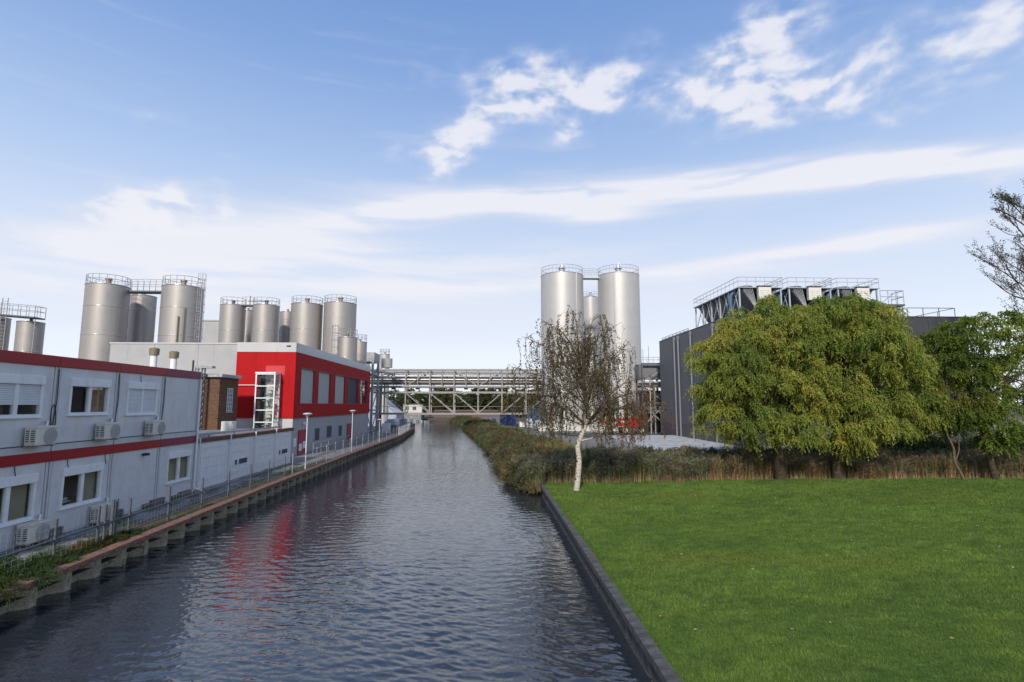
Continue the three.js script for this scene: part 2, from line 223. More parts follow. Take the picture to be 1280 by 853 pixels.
// right site ground behind the reeds
struct('yard', M.gravel, polyG([[5, -38], [14, -40], [140, -40], [140, -230], [-8, -230], [-6.6, -152], [-2.4, -122], [.4, -98], [3.2, -75], [4.4, -52]], .78));
struct('access_road', M.asphalt, polyG([[12.5, -67.6], [24, -67.6], [25, -77], [8.4, -77]], .86));
{ // the sloping bank under the plants
  const prof = [[-.5, -.5], [-.05, -.05], [.25, .22], [.9, .45], [1.7, .72], [3.2, .84], [5.2, .80]], p = [], ix = []; let rows = 0;
  for (let z = -30.6; z > -170; z -= .8) { const bx = xAt(bankLine, z), rise = smooth(-31.2, -36, z); prof.forEach(([d, y], k) => p.push(bx + d + PN.noise(z * .4, k, 2) * .35 * rise, lerp(Math.min(y, .34), y, rise) + PN.noise(z * .5, k * .7, 9) * .12 * (k > 1 ? 1 : 0), z)); rows++; }
  const w = prof.length; for (let j = 0; j < rows - 1; j++) for (let i = 0; i < w - 1; i++) { const a = j * w + i; ix.push(a, a + 1, a + w, a + 1, a + w + 1, a + w); }
  const g = new THREE.BufferGeometry(); g.setAttribute('position', new THREE.Float32BufferAttribute(p, 3)); g.setIndex(ix); g.computeVertexNormals(); g.setAttribute('uv', new THREE.Float32BufferAttribute(new Float32Array(p.length / 3 * 2), 2)); struct('canal_bank', M.soil, g);
}
{ // lawn, gently uneven
  const g = new THREE.PlaneGeometry(60, 75, 120, 150); g.rotateX(-Math.PI / 2); g.translate(33.06, 0, 5.6); const p = g.attributes.position; for (let i = 0; i < p.count; i++) { const x = p.getX(i), z = p.getZ(i); p.setY(i, .5 + lawnY(x, z)); } g.computeVertexNormals(); struct('lawn', M.lawn, g);
}
function lawnY(x, z) { return PN.noise(x * .12, 0, z * .12) * .10 * smooth(3.2, 6, x) + PN.noise(x * .5, 4, z * .5) * .025 * smooth(3.2, 4.2, x); }
{ // timber edging along the lawn: face boards and a top beam in lengths
  const e = thing('lawn_edging', 'weathered grey timber edging beam along the lawn and water', 'retaining wall', [3.1, -.4, -10]);
  seed = 9; for (let z = 12; z > -29; z -= 3) { const j = rr(-.022, .022), h = rr(-.018, .016); part('top_beam', M.edging, e, rbox(2.86 + j, 3.10 + j, .40, .545 + h, z - .01, z - 2.985, .018)); for (let k = 0; k < 2; k++) part('face_board', M.edging, e, box(2.93 + j + k * .012, 3.01 + j, -.4 + k * .42, .005 + k * .39, z - .01, z - 2.99)); }
}

// ---------------------------------------------------------------- left quay
const quay = struct('quay_path', M.quay, [polyG([[-10.9, 40], [-60, 40], [-60, -75], [-12.0, -75], [-11.95, -50], [-11.55, -30], [-10.95, -12]], .62), polyG([[-12, -75], [-60, -75], [-170, -150], [-170, -187], [-60.2, -166.2], [-24.2, -140.2], [-16.2, -120.2], [-13.4, -98]], .625)]);
{
  const w = thing('sheet_pile_quay_wall', 'corrugated sheet pile quay wall with rusty brown capping beam', 'quay wall', [-11, -.6, -14]);
  seed = 21; const pileShape = new THREE.Shape(); [[-.58, 0], [-.50, .02], [-.30, .36], [-.24, .40], [.24, .40], [.30, .36], [.50, .02], [.58, 0], [.58, -.05], [.47, -.04], [.27, .30], [-.27, .30], [-.47, -.04], [-.58, -.05]].forEach(([x, y], i) => i ? pileShape.lineTo(x, y) : pileShape.moveTo(x, y));
  const gs = []; for (let v = 0; v < 3; v++) { const g = finish(new THREE.ExtrudeGeometry(pileShape, { depth: 1.15, bevelEnabled: false }).rotateX(-Math.PI / 2)); const u = g.attributes.uv; for (let i = 0; i < u.count; i++) u.setXY(i, u.getX(i) + v * .37, u.getY(i) + v * .21); gs.push(g); }
  // a strip of pale silt and tide marks stays on the foot of each pile
  for (let z = 6; z > -116; z -= 1.16) { const x0 = xAt(quayLine, z + .58), x1 = xAt(quayLine, z - .58), m = shadows(new THREE.Mesh(gs[Math.floor(rnd() * 3)], M.pile)); m.name = 'sheet_pile'; m.rotation.y = Math.PI / 2 + Math.atan2(x1 - x0, 1.16) * -1; m.position.set((x0 + x1) / 2 - .28 + 11, -.55 + .6 + rr(-.02, .02), z + 14); w.add(m); }
  const segs = []; for (let z = -12.6; z > -116; z -= 4.2) { const z1 = z - 4.17, x0 = xAt(quayLine, z), x1 = xAt(quayLine, z1); part('capping_beam', M.capRust, w, [bar([x0 - .12, .67 + rr(-.01, .01), z], [x1 - .12, .67 + rr(-.01, .01), z1], .40, .13)]); }
  part('capping_beam', M.capRust, w, [bar([-10.72, .67, 5], [-10.86, .67, -10.5], .4, .13)]);
  part('broken_cap', M.slab, w, [bar([-10.9, .70, -10.6], [-10.9, .62, -12.5], .5, .12)]);
}
struct('verge', M.soil, polyG([[-11.05, -9], [-12.5, -9], [-12.7, -20], [-13.0, -30], [-12.9, -44], [-11.85, -44], [-11.65, -30], [-11.2, -17]], .632));
{ // far quay wall where the canal bends away
  solo('far_quay_wall', M.quay, 'low grey concrete quay wall where the canal bends away', 'quay wall', [bar([-60.5, .5, -166.6], [-24, .5, -140.4], .6, 2.6).translate(0, .1, 0), bar([-16.2, .4, -120.4], [-24, .4, -140.3], .5, .5)], [-24, 0, -140]);
}
{ // near fence
  const f = thing('quay_fence', 'grey post and rail fence on the quay before the containers', 'fence', [-12, .62, -18]);
  const ps = [-11.6, -13.6, -15.55, -17.25, -17.55, -18.75, -21.1, -23.6, -26.1, -28.6, -31.1, -33.6];
  const fx = z => xAt(quayLine, z) - .75;
  ps.forEach((z, i) => part('post', M.galvDark, f, [box(fx(z) - .026, fx(z) + .026, .6, 1.84 - (i % 3) * .02, z - .026, z + .026), box(fx(z) - .032, fx(z) + .032, 1.84 - (i % 3) * .02, 1.86 - (i % 3) * .02, z - .032, z + .032)]));
  part('gate_post', M.galvDark, f, box(-11.75, -11.68, .6, 1.92, -17.95, -17.88)); part('gate_post', M.galvDark, f, box(-11.75, -11.69, .6, 1.92, -18.12, -18.06));
  part('mid_rail', M.galvDark, f, [rod([fx(-11), 1.28, -11], [fx(-34), 1.28, -34], .028), rod([fx(-17.3), .82, -17.3], [fx(-26), .82, -26], .022)]);
  const wires = []; for (const h of [.8, .95, 1.1, 1.45, 1.6, 1.78]) wires.push(rod([fx(-11), h, -11], [fx(-34), h, -34], .004, 4)); for (let z = -11; z > -34; z -= .2) wires.push(rod([fx(z), .68, z], [fx(z), 1.8, z], .003, 4)); part('wire_mesh', M.galv, f, wires);
}
{ // far fence along the path
  const f = thing('mesh_fence', 'long grey mesh fence along the quay below the red building', 'fence', [-12.3, .62, -50]);
  const fx = z => xAt(quayLine, z) - .5, w = [];
  for (let z = -34.2; z > -76; z -= 2.5) part('post', M.galv, f, rod([fx(z), .6, z], [fx(z), 1.9, z], .035));
  for (let z = -34.2; z > -76; z -= .16) w.push(rod([fx(z), .68, z], [fx(z), 1.78, z], .006, 4)); for (const h of [.72, 1.25, 1.76]) for (let z = -34.2; z > -73; z -= 5) w.push(rod([fx(z), h, z], [fx(z - 5), h, z - 5], .016, 4)); part('mesh_panel', M.galvDark, f, w);
  const f2 = thing('path_railing', 'tubular railing between the path and the grey ground floor', 'railing', [-14.6, .62, -55]);
  part('rails', M.galv, f2, railing([[-14.6, .6, -46.5], [-14.5, .6, -70]], 1.05, 2.2, .03));
}
function lampPost(z, x, h, label) { const l = thing('lamp_post', label, 'street lamp', [x, .62, z], 'lamp posts on the quay'); part('pole', M.rim, l, [rod([x, .6, z], [x, h, z], .035, 8, .028)]); part('lamp_head', M.lampHead, l, [new THREE.SphereGeometry(.30, 14, 8).scale(1, .28, 1).translate(x, h + .06, z), cyl(x, z, h - .12, h, .1, .16, 10)]); }
lampPost(-36.6, -11.95, 4.2, 'white lamp post nearest the corner of the red building'); lampPost(-49.4, -12.15, 4.25, 'white lamp post before the dark red door'); lampPost(-62.5, -12.3, 3.1, 'shorter white lamp post farthest along the quay');

// ---------------------------------------------------------------- container offices
const FX = -14.2, joints = [-12.6, -15.5, -18.45, -21.4, -24.35, -27.3];
{
  const c = thing('container_office', 'two storey grey container office with dark red trim bands', 'container office', [-17.2, .62, -20]);
  const wins = { '0,1': [-16.0, -17.92, 4.5, 5.78, 'half'], '0,2': [-19.02, -20.94, 4.53, 5.78, 'open'], '0,3': [-21.95, -23.9, 4.48, 5.78, 'shut'], '1,1': [-16.05, -18.0, 1.36, 2.74, 'tan'], '1,2': [-19.03, -20.93, 1.43, 2.76, 'mixed'], '1,4': [-25.0, -26.88, 1.4, 2.74, 'olive'] };
  for (let s = 0; s < 2; s++) {
    const y0 = s ? .72 : 3.40, y1 = s ? 3.05 : 6.12;
    for (let k = 0; k < 5; k++) {
      const a = joints[k] - .145, b = joints[k + 1] + .145, w = wins[`${s},${k}`];
      if (!w) part('wall_panel', M.contGrey, c, box(FX - .08, FX, y0, y1, a, b));
      else {
        const [wa, wb, wy0, wy1, kind] = w;
        part('wall_panel', M.contGrey, c, [box(FX - .08, FX, y0, wy0, a, b), box(FX - .08, FX, wy1, y1, a, b), box(FX - .08, FX, wy0, wy1, a, wa), box(FX - .08, FX, wy0, wy1, wb, b)]);
        // window: frame proud of the wall, two casements, shutter box, a room behind
        const wn = part('window', M.whitePvc, c, [box(FX - .09, FX + .035, wy0, wy0 + .09, wa, wb), box(FX - .09, FX + .035, wy1 - .09, wy1, wa, wb), box(FX - .09, FX + .035, wy0 + .09, wy1 - .09, wa, wa - .09), box(FX - .09, FX + .035, wy0 + .09, wy1 - .09, wb + .09, wb), box(FX - .08, FX + .02, wy0 + .09, wy1 - .09, (wa + wb) / 2 + .07, (wa + wb) / 2 - .07)]);
        part('shutter_box', M.whitePvc, wn, rbox(FX - .09, FX + .075, wy1 - .27, wy1 + .012, wa + .012, wb - .012, .015));
        part('sill', M.whitePvc, wn, box(FX - .02, FX + .09, wy0 - .03, wy0 - .002, wa + .03, wb - .03));
        const mid = (wa + wb) / 2, drop = kind === 'shut' ? wy0 + .09 : kind === 'half' ? wy0 + .38 : 0;
        for (const [p, q] of [[wa - .09, mid + .07], [mid - .07, wb + .09]]) part('pane', M.glass, wn, box(FX - .045, FX - .039, wy0 + .09, wy1 - .09, p, q));
        if (drop) { const sl = []; for (let y = drop; y < wy1 - .27; y += .052) sl.push(rbox(FX - .032, FX - .006, y + .002, y + .05, wa - .091, wb + .091, .01)); part('roller_shutter', M.shutter, wn, sl); }
        const D = 4.8; part('room', M.room, wn, [box(FX - D, FX - D + .04, wy0 - .5, wy1 + .2, wa + .3, wb - .3), box(FX - D, FX - .1, wy0 - .5, wy0 - .46, wa + .3, wb - .3), box(FX - D, FX - .1, wy1 + .16, wy1 + .2, wa + .3, wb - .3), box(FX - D, FX - .1, wy0 - .5, wy1 + .2, wa + .34, wa + .3), box(FX - D, FX - .1, wy0 - .5, wy1 + .2, wb - .3, wb - .34)]);
        if (kind === 'tan') part('blind', M.blindTan, wn, box(FX - .16, FX - .15, wy0, wy1, wa, mid + .15)), part('blind', M.blindOlive, wn, box(FX - .16, FX - .15, wy0, wy1, mid - .02, wb + .12));
        if (kind === 'mixed') { part('blind', M.blindOlive, wn, box(FX - .16, FX - .15, wy0, wy1, mid - .02, wb + .12)); part('desk_clutter', M.acGrey, wn, [box(FX - .9, FX - .3, wy0 + .12, wy0 + .16, wa - .1, mid + .05), rbox(FX - .7, FX - .4, wy0 + .17, wy0 + .42, wa - .25, wa - .6), rbox(FX - .6, FX - .35, wy0 + .17, wy0 + .28, wa - .62, mid + .1)]); }
        if (kind === 'olive') part('blind', M.blindOlive, wn, box(FX - .16, FX - .15, wy0, wy1, wa, wb));
        if (kind === 'open') part('curtain', M.blindTan, wn, box(FX - .22, FX - .2, wy0, wy1, mid - .35, wb + .05)), part('curtain', M.blindTan, wn, box(FX - .22, FX - .2, wy0, wy1, wa + .0, wa - .12));
      }
      const fade = k === 4 ? M.fadedTrim : M.redTrim;
      part('trim_band', fade, c, s ? rbox(FX - .12, FX + .055, 3.06, 3.385, joints[k] - .006, joints[k + 1] + .006, .012) : rbox(FX - .12, FX + .055, 6.125, 6.475, joints[k] - .006, joints[k + 1] + .006, .012));
      part('floor_frame', M.contPost, c, s ? box(FX - .1, FX + .02, .56, .72, joints[k] - .03, joints[k + 1] + .03) : box(FX - .1, FX + .02, 3.39, 3.56, joints[k] - .03, joints[k + 1] + .03));
    }
    for (let k = 0; k < 6; k++) for (const d of [1, -1]) { if ((k === 0 && d > 0) || (k === 5 && d < 0)) continue; part('corner_post', M.contPost, c, box(FX - .10, FX + .012, y0, y1, joints[k] + d * .028, joints[k] + d * .115)); }
  }
  part('joint_backing', M.black, c, joints.slice(1, 5).map(z => box(FX - .16, FX - .11, .7, 6.1, z - .18, z + .18)));
  part('end_wall', M.contGrey, c, [box(FX - 6, FX - .1, .62, 6.1, joints[5] + .02, joints[5] + .1), box(FX - 6, FX - .1, .62, 6.1, joints[0] - .1, joints[0] - .02), box(FX - 6.1, FX - 6, .62, 6.1, joints[0], joints[5])]);
  part('end_trim', M.fadedTrim, c, [box(FX - 6, FX - .13, 6.125, 6.47, joints[5] - .05, joints[5] + .03), box(FX - 6, FX - .13, 3.06, 3.385, joints[5] - .05, joints[5] + .03)]);
  part('roof', M.roofGrey, c, box(FX - 6, FX - .13, 6.15, 6.42, joints[0], joints[5] + .04));
  part('upper_floor', M.roofGrey, c, box(FX - 6, FX - .2, 3.1, 3.3, joints[0] - .05, joints[5] + .14));
  part('drainpipe', M.whitePvc, c, [rod([FX + .1, .95, -27.18], [FX + .1, 6.1, -27.22], .05, 9), tubeG([[FX + .1, 1.0, -27.18], [FX + .14, .9, -27.2], [FX + .35, .72, -27.5], [FX + .4, .6, -27.55]], .05, .05, 8, 10)]);
  for (const [z, y] of [[-18.42, 3.5], [-21.37, 3.5], [-24.32, 3.5]]) part('cable', M.black, c, [tubeG([[FX + .03, 6.05, z - .05], [FX + .035, 5, z - .06], [FX + .05, 4.45, z + .02], [FX + .04, 3.62, z + .1]], .014, .014, 5, 16)]);
  part('cable', M.black, c, [tubeG([[FX + .04, 4.2, -18.32], [FX + .05, 4.75, -18.28], [FX + .05, 4.9, -18.36], [FX + .05, 4.75, -18.44], [FX + .05, 3.8, -18.5]], .014, .014, 5, 20)]);
  part('conduit', M.galvDark, c, [rod([FX + .03, 3.62, -12.6], [FX + .03, 3.62, -27.1], .016, 6)]);
  for (const [z, y] of [[-17.15, 3.0], [-19.2, 3.02], [-21.0, 3.0], [-22.7, 6.02]]) part('cable', M.black, c, [tubeG([[FX + .02, y + .05, z], [FX + .03, y - .15, z - .02], [FX + .02, y - .3, z - .09]], .012, .012, 5, 8)]);
  part('security_lamp', M.black, c, [rbox(FX + .02, FX + .22, 2.80, 2.90, -23.15, -23.38, .03), rod([FX, 2.86, -23.2], [FX + .1, 2.86, -23.25], .02)]);
}
seed = 33;
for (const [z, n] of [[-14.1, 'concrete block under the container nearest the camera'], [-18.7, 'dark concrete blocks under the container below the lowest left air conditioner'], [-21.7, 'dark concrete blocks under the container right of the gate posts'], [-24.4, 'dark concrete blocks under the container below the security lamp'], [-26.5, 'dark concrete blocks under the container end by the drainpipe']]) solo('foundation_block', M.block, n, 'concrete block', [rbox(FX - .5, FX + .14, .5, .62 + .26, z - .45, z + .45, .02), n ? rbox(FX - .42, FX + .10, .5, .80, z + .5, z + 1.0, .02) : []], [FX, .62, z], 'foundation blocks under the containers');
function acUnit(z, y, label) { // split air conditioner outdoor unit hung on the wall
  const u = thing('air_conditioner', label, 'air conditioner', [FX, y, z], 'air conditioners on the container wall'), x0 = FX + .10, x1 = FX + .48, L = .78, h = .57;
  part('casing', M.acCream, u, [rbox(x0, x1, y, y + h, z - L / 2, z + L / 2, .035), rbox(x0 - .005, x1 + .015, y + h - .05, y + h + .02, z - L / 2 - .012, z + L / 2 + .012, .02)]);
  part('fan_recess', M.acGrey, u, [new THREE.CylinderGeometry(.25, .25, .02, 28).rotateZ(Math.PI / 2).translate(x1 + .004, y + h * .48, z - .12)]);
  const gr = []; for (let k = 1; k <= 5; k++) gr.push(new THREE.TorusGeometry(k * .05, .006, 4, 24).rotateY(Math.PI / 2).translate(x1 + .022, y + h * .48, z - .12)); for (let k = 0; k < 6; k++) { const a = k * Math.PI / 6; gr.push(rod([x1 + .022, y + h * .48 + Math.cos(a) * .26, z - .12 + Math.sin(a) * .26], [x1 + .022, y + h * .48 - Math.cos(a) * .26, z - .12 - Math.sin(a) * .26], .006, 4)); } part('fan_grille', M.acGrey, u, gr);
  part('grille_backing', M.acDark, u, [box(x0 + .05, x1 - .05, y + .08, y + h - .09, z + L / 2 - .004, z + L / 2 + .004)]);
  const lv = []; for (let k = 0; k < 8; k++) lv.push(box(x0 + .045, x1 - .045, y + .085 + k * .063, y + .085 + k * .063 + .026, z + L / 2 + .003, z + L / 2 + .02)); lv.push(box((x0 + x1) / 2 - .015, (x0 + x1) / 2 + .015, y + .08, y + h - .09, z + L / 2 + .004, z + L / 2 + .024)); part('side_louvres', M.acCream, u, lv);
  part('wall_bracket', M.galv, u, [-.3, .3].flatMap(d => [box(FX, x1, y - .045, y - .002, z + d - .02, z + d + .02), box(FX + .003, FX + .04, y - .045, y + .3, z + d - .025, z + d + .025)]));
  part('refrigerant_pipe', M.whitePvc, u, [tubeG([[x0 + .1, y + h + .01, z - .3], [x0 + .1, y + h + .12, z - .33], [FX + .05, y + h + .14, z - .5], [FX + .02, y + h + .05, z - .55]], .03, .03, 7, 12)]);
}
acUnit(-17.65, 3.64, 'cream air conditioner below the upper window with half lowered shutter'); acUnit(-20.62, 3.64, 'cream air conditioner below the upper window with dark open panes'); acUnit(-23.45, 3.64, 'cream air conditioner below the fully shuttered upper window');
acUnit(-17.72, .72, 'cream air conditioner near the ground below the large lower left window'); acUnit(-20.75, .72, 'cream air conditioner near the ground behind the fence gate posts');
for (const [z, l] of [[-30.6, 'left one of two white vent pipes with brown caps'], [-32.5, 'right one of two white vent pipes with brown caps']]) { const v = thing('vent_pipe', l, 'vent pipe', [-18.5, 3.1, z], 'roof vent pipes'); part('pipe', M.whitePvc, v, cyl(-18.5, z, 3.0, 7.7, .17, .17, 16)); part('cap', M.brass, v, [cyl(-18.5, z, 7.6, 7.95, .24, .26, 18), cyl(-18.5, z, 7.95, 8.0, .26, .17, 18)]); }

// ---------------------------------------------------------------- low white building
{
  const X = -14.6, b = thing('low_shed', 'long low white shed with rusty brown roof edge', 'shed', [-17, .62, -34.5]);
  part('wall', M.lowWhite, b, [box(X - .2, X - .06, .6, 2.95, -27.75, -41.6), box(X - 6, X - .06, .6, 2.95, -41.6, -41.5), box(X - 6, X - .06, .6, 2.95, -27.85, -27.75)]);
  const bays = [-28.35, -31.65, -34.95, -38.25, -41.5];
  for (let k = 0; k < 4; k++) { const a = bays[k] - .12, c = bays[k + 1] + .12; part('skirting', M.lowWhite, b, box(X - .06, X - .01, .62, 1.0, a, c)); const f = .14;
    part('door_frame', M.whitePvc, b, [box(X - .06, X + .01, 2.62, 2.78, a - .15, c + .15), box(X - .06, X + .01, 1.01, 1.12, a - .15, c + .15), box(X - .06, X + .01, 1.12, 2.62, a - .15, a - .15 - f), box(X - .06, X + .01, 1.12, 2.62, c + .15 + f, c + .15)]);
    const d = part('door_panel', M.lowWhite, b, [0, 1, 2].map(j => box(X - .06, X - .02 + (j % 2) * .006, 1.12 + j * .5 + .006, 1.12 + j * .5 + .494, a - .15 - f, c + .15 + f)));
    if (k === 1 || k === 3) for (const [p, q] of [[.12, .42], [.62, 1.75]]) { const z0 = a - .5 - p, z1 = a - .5 - q; part('window_frame', M.whitePvc, d, [box(X - .03, X + .02, 1.36, 1.41, z0, z1), box(X - .03, X + .02, 1.71, 1.76, z0, z1), box(X - .03, X + .02, 1.41, 1.71, z0 + .05, z0), box(X - .03, X + .02, 1.41, 1.71, z1, z1 - .05)]); part('pane', M.slate, d, box(X - .012, X - .006, 1.41, 1.71, z0, z1)); } }
  for (const z of bays.slice(0, 4)) part('drainpipe', M.whitePvc, b, rod([X + .06, .62, z], [X + .06, 3.2, z], .045, 8));
  part('roof_edge', M.rustTrim, b, [rbox(X - .3, X + .05, 2.95, 3.16, -27.6, -41.7, .02)]); part('roof', M.roofGrey, b, [box(X - 6.2, X - .3, 2.97, 3.08, -27.6, -41.7)]); part('roof_bar', M.galv, b, [box(X - .9, X - .8, 3.2, 3.3, -27.6, -41.6), ...[-28, -31, -34, -37, -40].map(z => box(X - .88, X - .82, 3.08, 3.2, z - .04, z + .04))]);
}
solo('roof_unit', M.cream, 'small cream box standing on the low shed roof', 'roof unit', [rbox(-17.9, -17.2, 3.09, 3.75, -37.4, -38.1, .04), rbox(-17.2, -17.16, 3.2, 3.6, -37.5, -38.0, .01)], [-17.5, 3.08, -37.7]);

// ---------------------------------------------------------------- brick annex and lattice mast
{
  const b = thing('brick_annex', 'small brown brick annex with flat pale roof slab', 'brick building', [-20.2, .62, -41.4]);
  part('wall', M.brick, b, [box(-21.4, -19.4, .6, 6.84, -40, -42.9)]); part('roof_slab', M.slab, b, [rbox(-21.5, -19.15, 6.84, 7.08, -39.75, -43, .03)]);
  const w = part('window', M.slate, b, box(-19.399, -19.392, 4.4, 6.05, -41.2, -42.0)), gb = []; for (let k = 0; k < 4; k++) gb.push(box(-19.39, -19.35, 4.35, 6.1, -41.2 - k * .26 - .02, -41.2 - k * .26 + .02)); for (let k = 0; k < 6; k++) gb.push(box(-19.388, -19.352, 4.38 + k * .33, 4.42 + k * .33, -41.18, -42.02)); part('bars', M.whitePvc, w, gb); part('sill', M.slab, w, box(-19.39, -19.3, 4.26, 4.34, -41.1, -42.1));
  const m = thing('lattice_mast', 'grey lattice steel column against the brick annex', 'steel column', [-20.5, 3.1, -39.4]), g = [];
  for (const [x, z] of [[-20.75, -39.2], [-20.3, -39.2], [-20.75, -39.6], [-20.3, -39.6]]) g.push(bar([x, 3.1, z], [x, 7.45, z], .07)); part('uprights', M.galvDark, m, g);
  const l = []; for (let y = 3.2; y < 7.3; y += .45) { l.push(bar([-20.75, y, -39.2], [-20.3, y + .4, -39.2], .045), bar([-20.3, y, -39.2], [-20.3, y + .4, -39.6], .045), bar([-20.75, y, -39.19], [-20.3, y, -39.19], .04)); } part('lattice', M.galv, m, l); part('head_plate', M.galv, m, [box(-20.8, -19.6, 7.45, 7.6, -39.15, -39.65)]); part('antenna', M.black, m, [rod([-20.95, 3.1, -39.2], [-20.95, 8.0, -39.2], .06, 7)]);
}

// ---------------------------------------------------------------- hall and red building
{
  const h = thing('white_hall', 'plain pale grey factory hall wall left of the red block', 'factory hall', [-26, .62, -58]);
  for (let k = 0; k < 3; k++) part('wall_sheet', M.hall, h, box(-31.4 + k * 3.58 + .01, -31.4 + (k + 1) * 3.58 - .01, .6, 9.9, -46.0, -46.15));
  part('side_wall', M.hall, h, [box(-31.4, -31.3, .6, 9.9, -46.16, -73.5)]); part('coping', M.hallWhite, h, [box(-31.45, -20.72, 9.9, 10.02, -45.95, -46.3)]); part('roof', M.roofGrey, h, [box(-31.3, -20.7, 9.3, 9.5, -46.2, -73.5)]);
}
{
  const b = thing('red_building', 'bright red factory block with white glazed stair bay and grey base', 'factory building', [-18.2, .62, -58]);
  // front: cladding panels around the stair bay
  const xs = [-20.7, -19.1, -17.5, -15.9], ys = [3.77, 5.58, 7.39, 9.2];
  for (let i = 0; i < 3; i++) for (let j = 0; j < 3; j++) part('front_panel', M.red, b, box(xs[i] + .004, xs[i + 1] - (i === 2 ? 0 : .004), ys[j] + .004, ys[j + 1] - .004, -45.2, -45.3));
  part('paler_panel', M.redPaler, b, box(-18.3, -16.75, 7.3, 8.05, -45.194, -45.2));  // thin sheet in a paler red, just proud of the front cladding
  part('front_parapet', M.hallWhite, b, [box(-20.7, -15.9, 9.2, 9.98, -45.2, -45.34)]); part('base_front', M.hallWhite, b, box(-20.7, -15.96, .6, 3.77, -45.3, -45.42));
  part('parapet_logo_plate', M.black, b, [box(-16.7, -16.35, 9.62, 9.74, -45.18, -45.2)]);
  // canal side: posts, bands and recessed windows
  const X = -15.9, wz = [[-46.6, -50.35], [-51.35, -55.4], [-56.9, -61.0], [-62.05, -66.9], [-67.8, -72.2]], wm = [M.screenGrey, M.screenGrey, M.screenGrey, M.slate, null];
  part('lower_band', M.red, b, box(X - .15, X, 3.75, 4.92, -45.21, -73.6)); part('upper_band', M.red, b, box(X - .15, X, 8.02, 9.2, -45.31, -73.6));
  [[-45.31, -46.6], [-50.35, -51.35], [-55.4, -56.9], [-61, -62.05], [-66.9, -67.8], [-72.2, -73.6]].forEach(([p, q]) => part('pier', M.red, b, box(X - .15, X, 4.92, 8.02, p, q)));
  part('panel_joint', M.redDoor, b, [-50.85, -56.1, -61.5, -67.35].map(z => box(X - .02, X + .012, 3.76, 9.19, z - .025, z + .025)));
  wz.forEach(([p, q], i) => { const w = part('window', M.redDoor, b, [box(X - .3, X + .02, 4.92, 4.98, p, q), box(X - .3, X + .02, 7.96, 8.02, p, q), box(X - .3, X + .02, 4.98, 7.96, p, p - .06), box(X - .3, X + .02, 4.98, 7.96, q + .06, q)]); if (wm[i]) part('screen', wm[i], w, box(X - .2, X - .16, 4.98, 7.96, p - .06, q + .06)); else { part('pane', M.glass, w, [box(X - .2, X - .19, 4.98, 7.96, p - .06, q + .06)]); part('mullion', M.redDoor, w, [box(X - .22, X - .17, 4.98, 7.96, (p + q) / 2 - .05, (p + q) / 2 + .05), box(X - .22, X - .172, 6.5, 6.58, p - .06, q + .06)]); } });
  part('side_parapet', M.capBlue, b, [[-45.35, -52], [-52, -59], [-59, -66], [-66, -73.6]].map(([p, q]) => box(X - .16, X + .03, 9.205, 9.97, p - .01, q + .01)));
  part('roof', M.roofGrey, b, box(-20.7, X - .2, 9.3, 9.45, -45.4, -73.6)); part('back_wall', M.red, b, [box(-20.7, X - .01, 3.76, 9.2, -73.6, -73.7), box(-20.7, X - .02, 9.2, 9.96, -73.5, -73.7)]); part('soffit', M.redDoor, b, box(-20.7, X - .16, 3.70, 3.76, -45.45, -73.5));
  // grey ground floor with doors and windows
  const G = -16.05; part('ground_floor_wall', M.greyWall, b, [box(G - .15, G, .6, 3.75, -45.43, -73.4), box(-20.6, G, .6, 3.75, -73.4, -73.5)]);
  const door = (z0, z1, m, name, glazed) => { const d = part(name, m, b, box(G, G + .05, .62, 2.62, z0, z1)); part('door_frame', m, d, [box(G, G + .09, .62, 2.7, z0 + .09, z0), box(G, G + .09, .62, 2.7, z1, z1 - .09), box(G, G + .09, 2.62, 2.7, z0, z1)]); if (glazed) part('pane', M.whitePvc, d, [box(G + .05, G + .056, .95, 1.55, z0 - .15, (z0 + z1) / 2 + .1), box(G + .05, G + .056, 1.1, 1.7, (z0 + z1) / 2 - .1, z1 + .15)]); part('handle', M.galv, d, box(G + .06, G + .11, 1.55, 1.6, z1 + .12, z1 + .35)); };
  door(-47.0, -49.0, M.redDoor, 'entrance_door', true); door(-62.9, -64.7, M.redDoor, 'side_door', false);
  for (const [p, q, y] of [[-51.3, -52.7, 1.55], [-55.0, -56.7, 1.62], [-59.3, -60.6, 1.5]]) { const w = part('small_window', M.slate, b, box(G + .002, G + .012, y, y + 1.1, p, q)); part('window_frame', M.greyWall, w, [box(G, G + .05, y - .06, y, p + .06, q - .06), box(G, G + .05, y + 1.1, y + 1.16, p + .06, q - .06), box(G, G + .05, y, y + 1.1, p + .06, p), box(G, G + .05, y, y + 1.1, q, q - .06)]); }
  part('notice_board', M.whitePvc, b, box(G, G + .03, 1.4, 2.1, -45.9, -46.5)); part('wall_light', M.whitePvc, b, new THREE.SphereGeometry(.14, 12, 8).translate(G + .1, 3.25, -48));
  // stair bay
  const x0 = -18.6, x1 = -17.05, zf = -44.05, zb = -45.19, yb = .62, yt = 7.3, rows = 7, fr = [];
  const s = part('stair_bay', M.whitePvc, b, [box(x0, x0 + .09, yb, yt, zf, zf - .09), box(x1 - .09, x1, yb, yt, zf, zf - .09), box(x1 - .09, x1, yb, yt, zb + .09, zb), box(x0, x0 + .09, yb, yt, zb + .09, zb), ...Array.from({ length: rows + 1 }, (_, k) => lerp(yb, yt, k / rows)).flatMap(y => [box(x0 + .09, x1 - .09, y - .04, y + .04, zf - .01, zf - .08), box(x1 - .08, x1 - .01, y - .04, y + .04, zf - .09, zb + .09)]), box(x0 - .03, x1 + .03, yt + .04, yt + .16, zf + .03, zb)]);
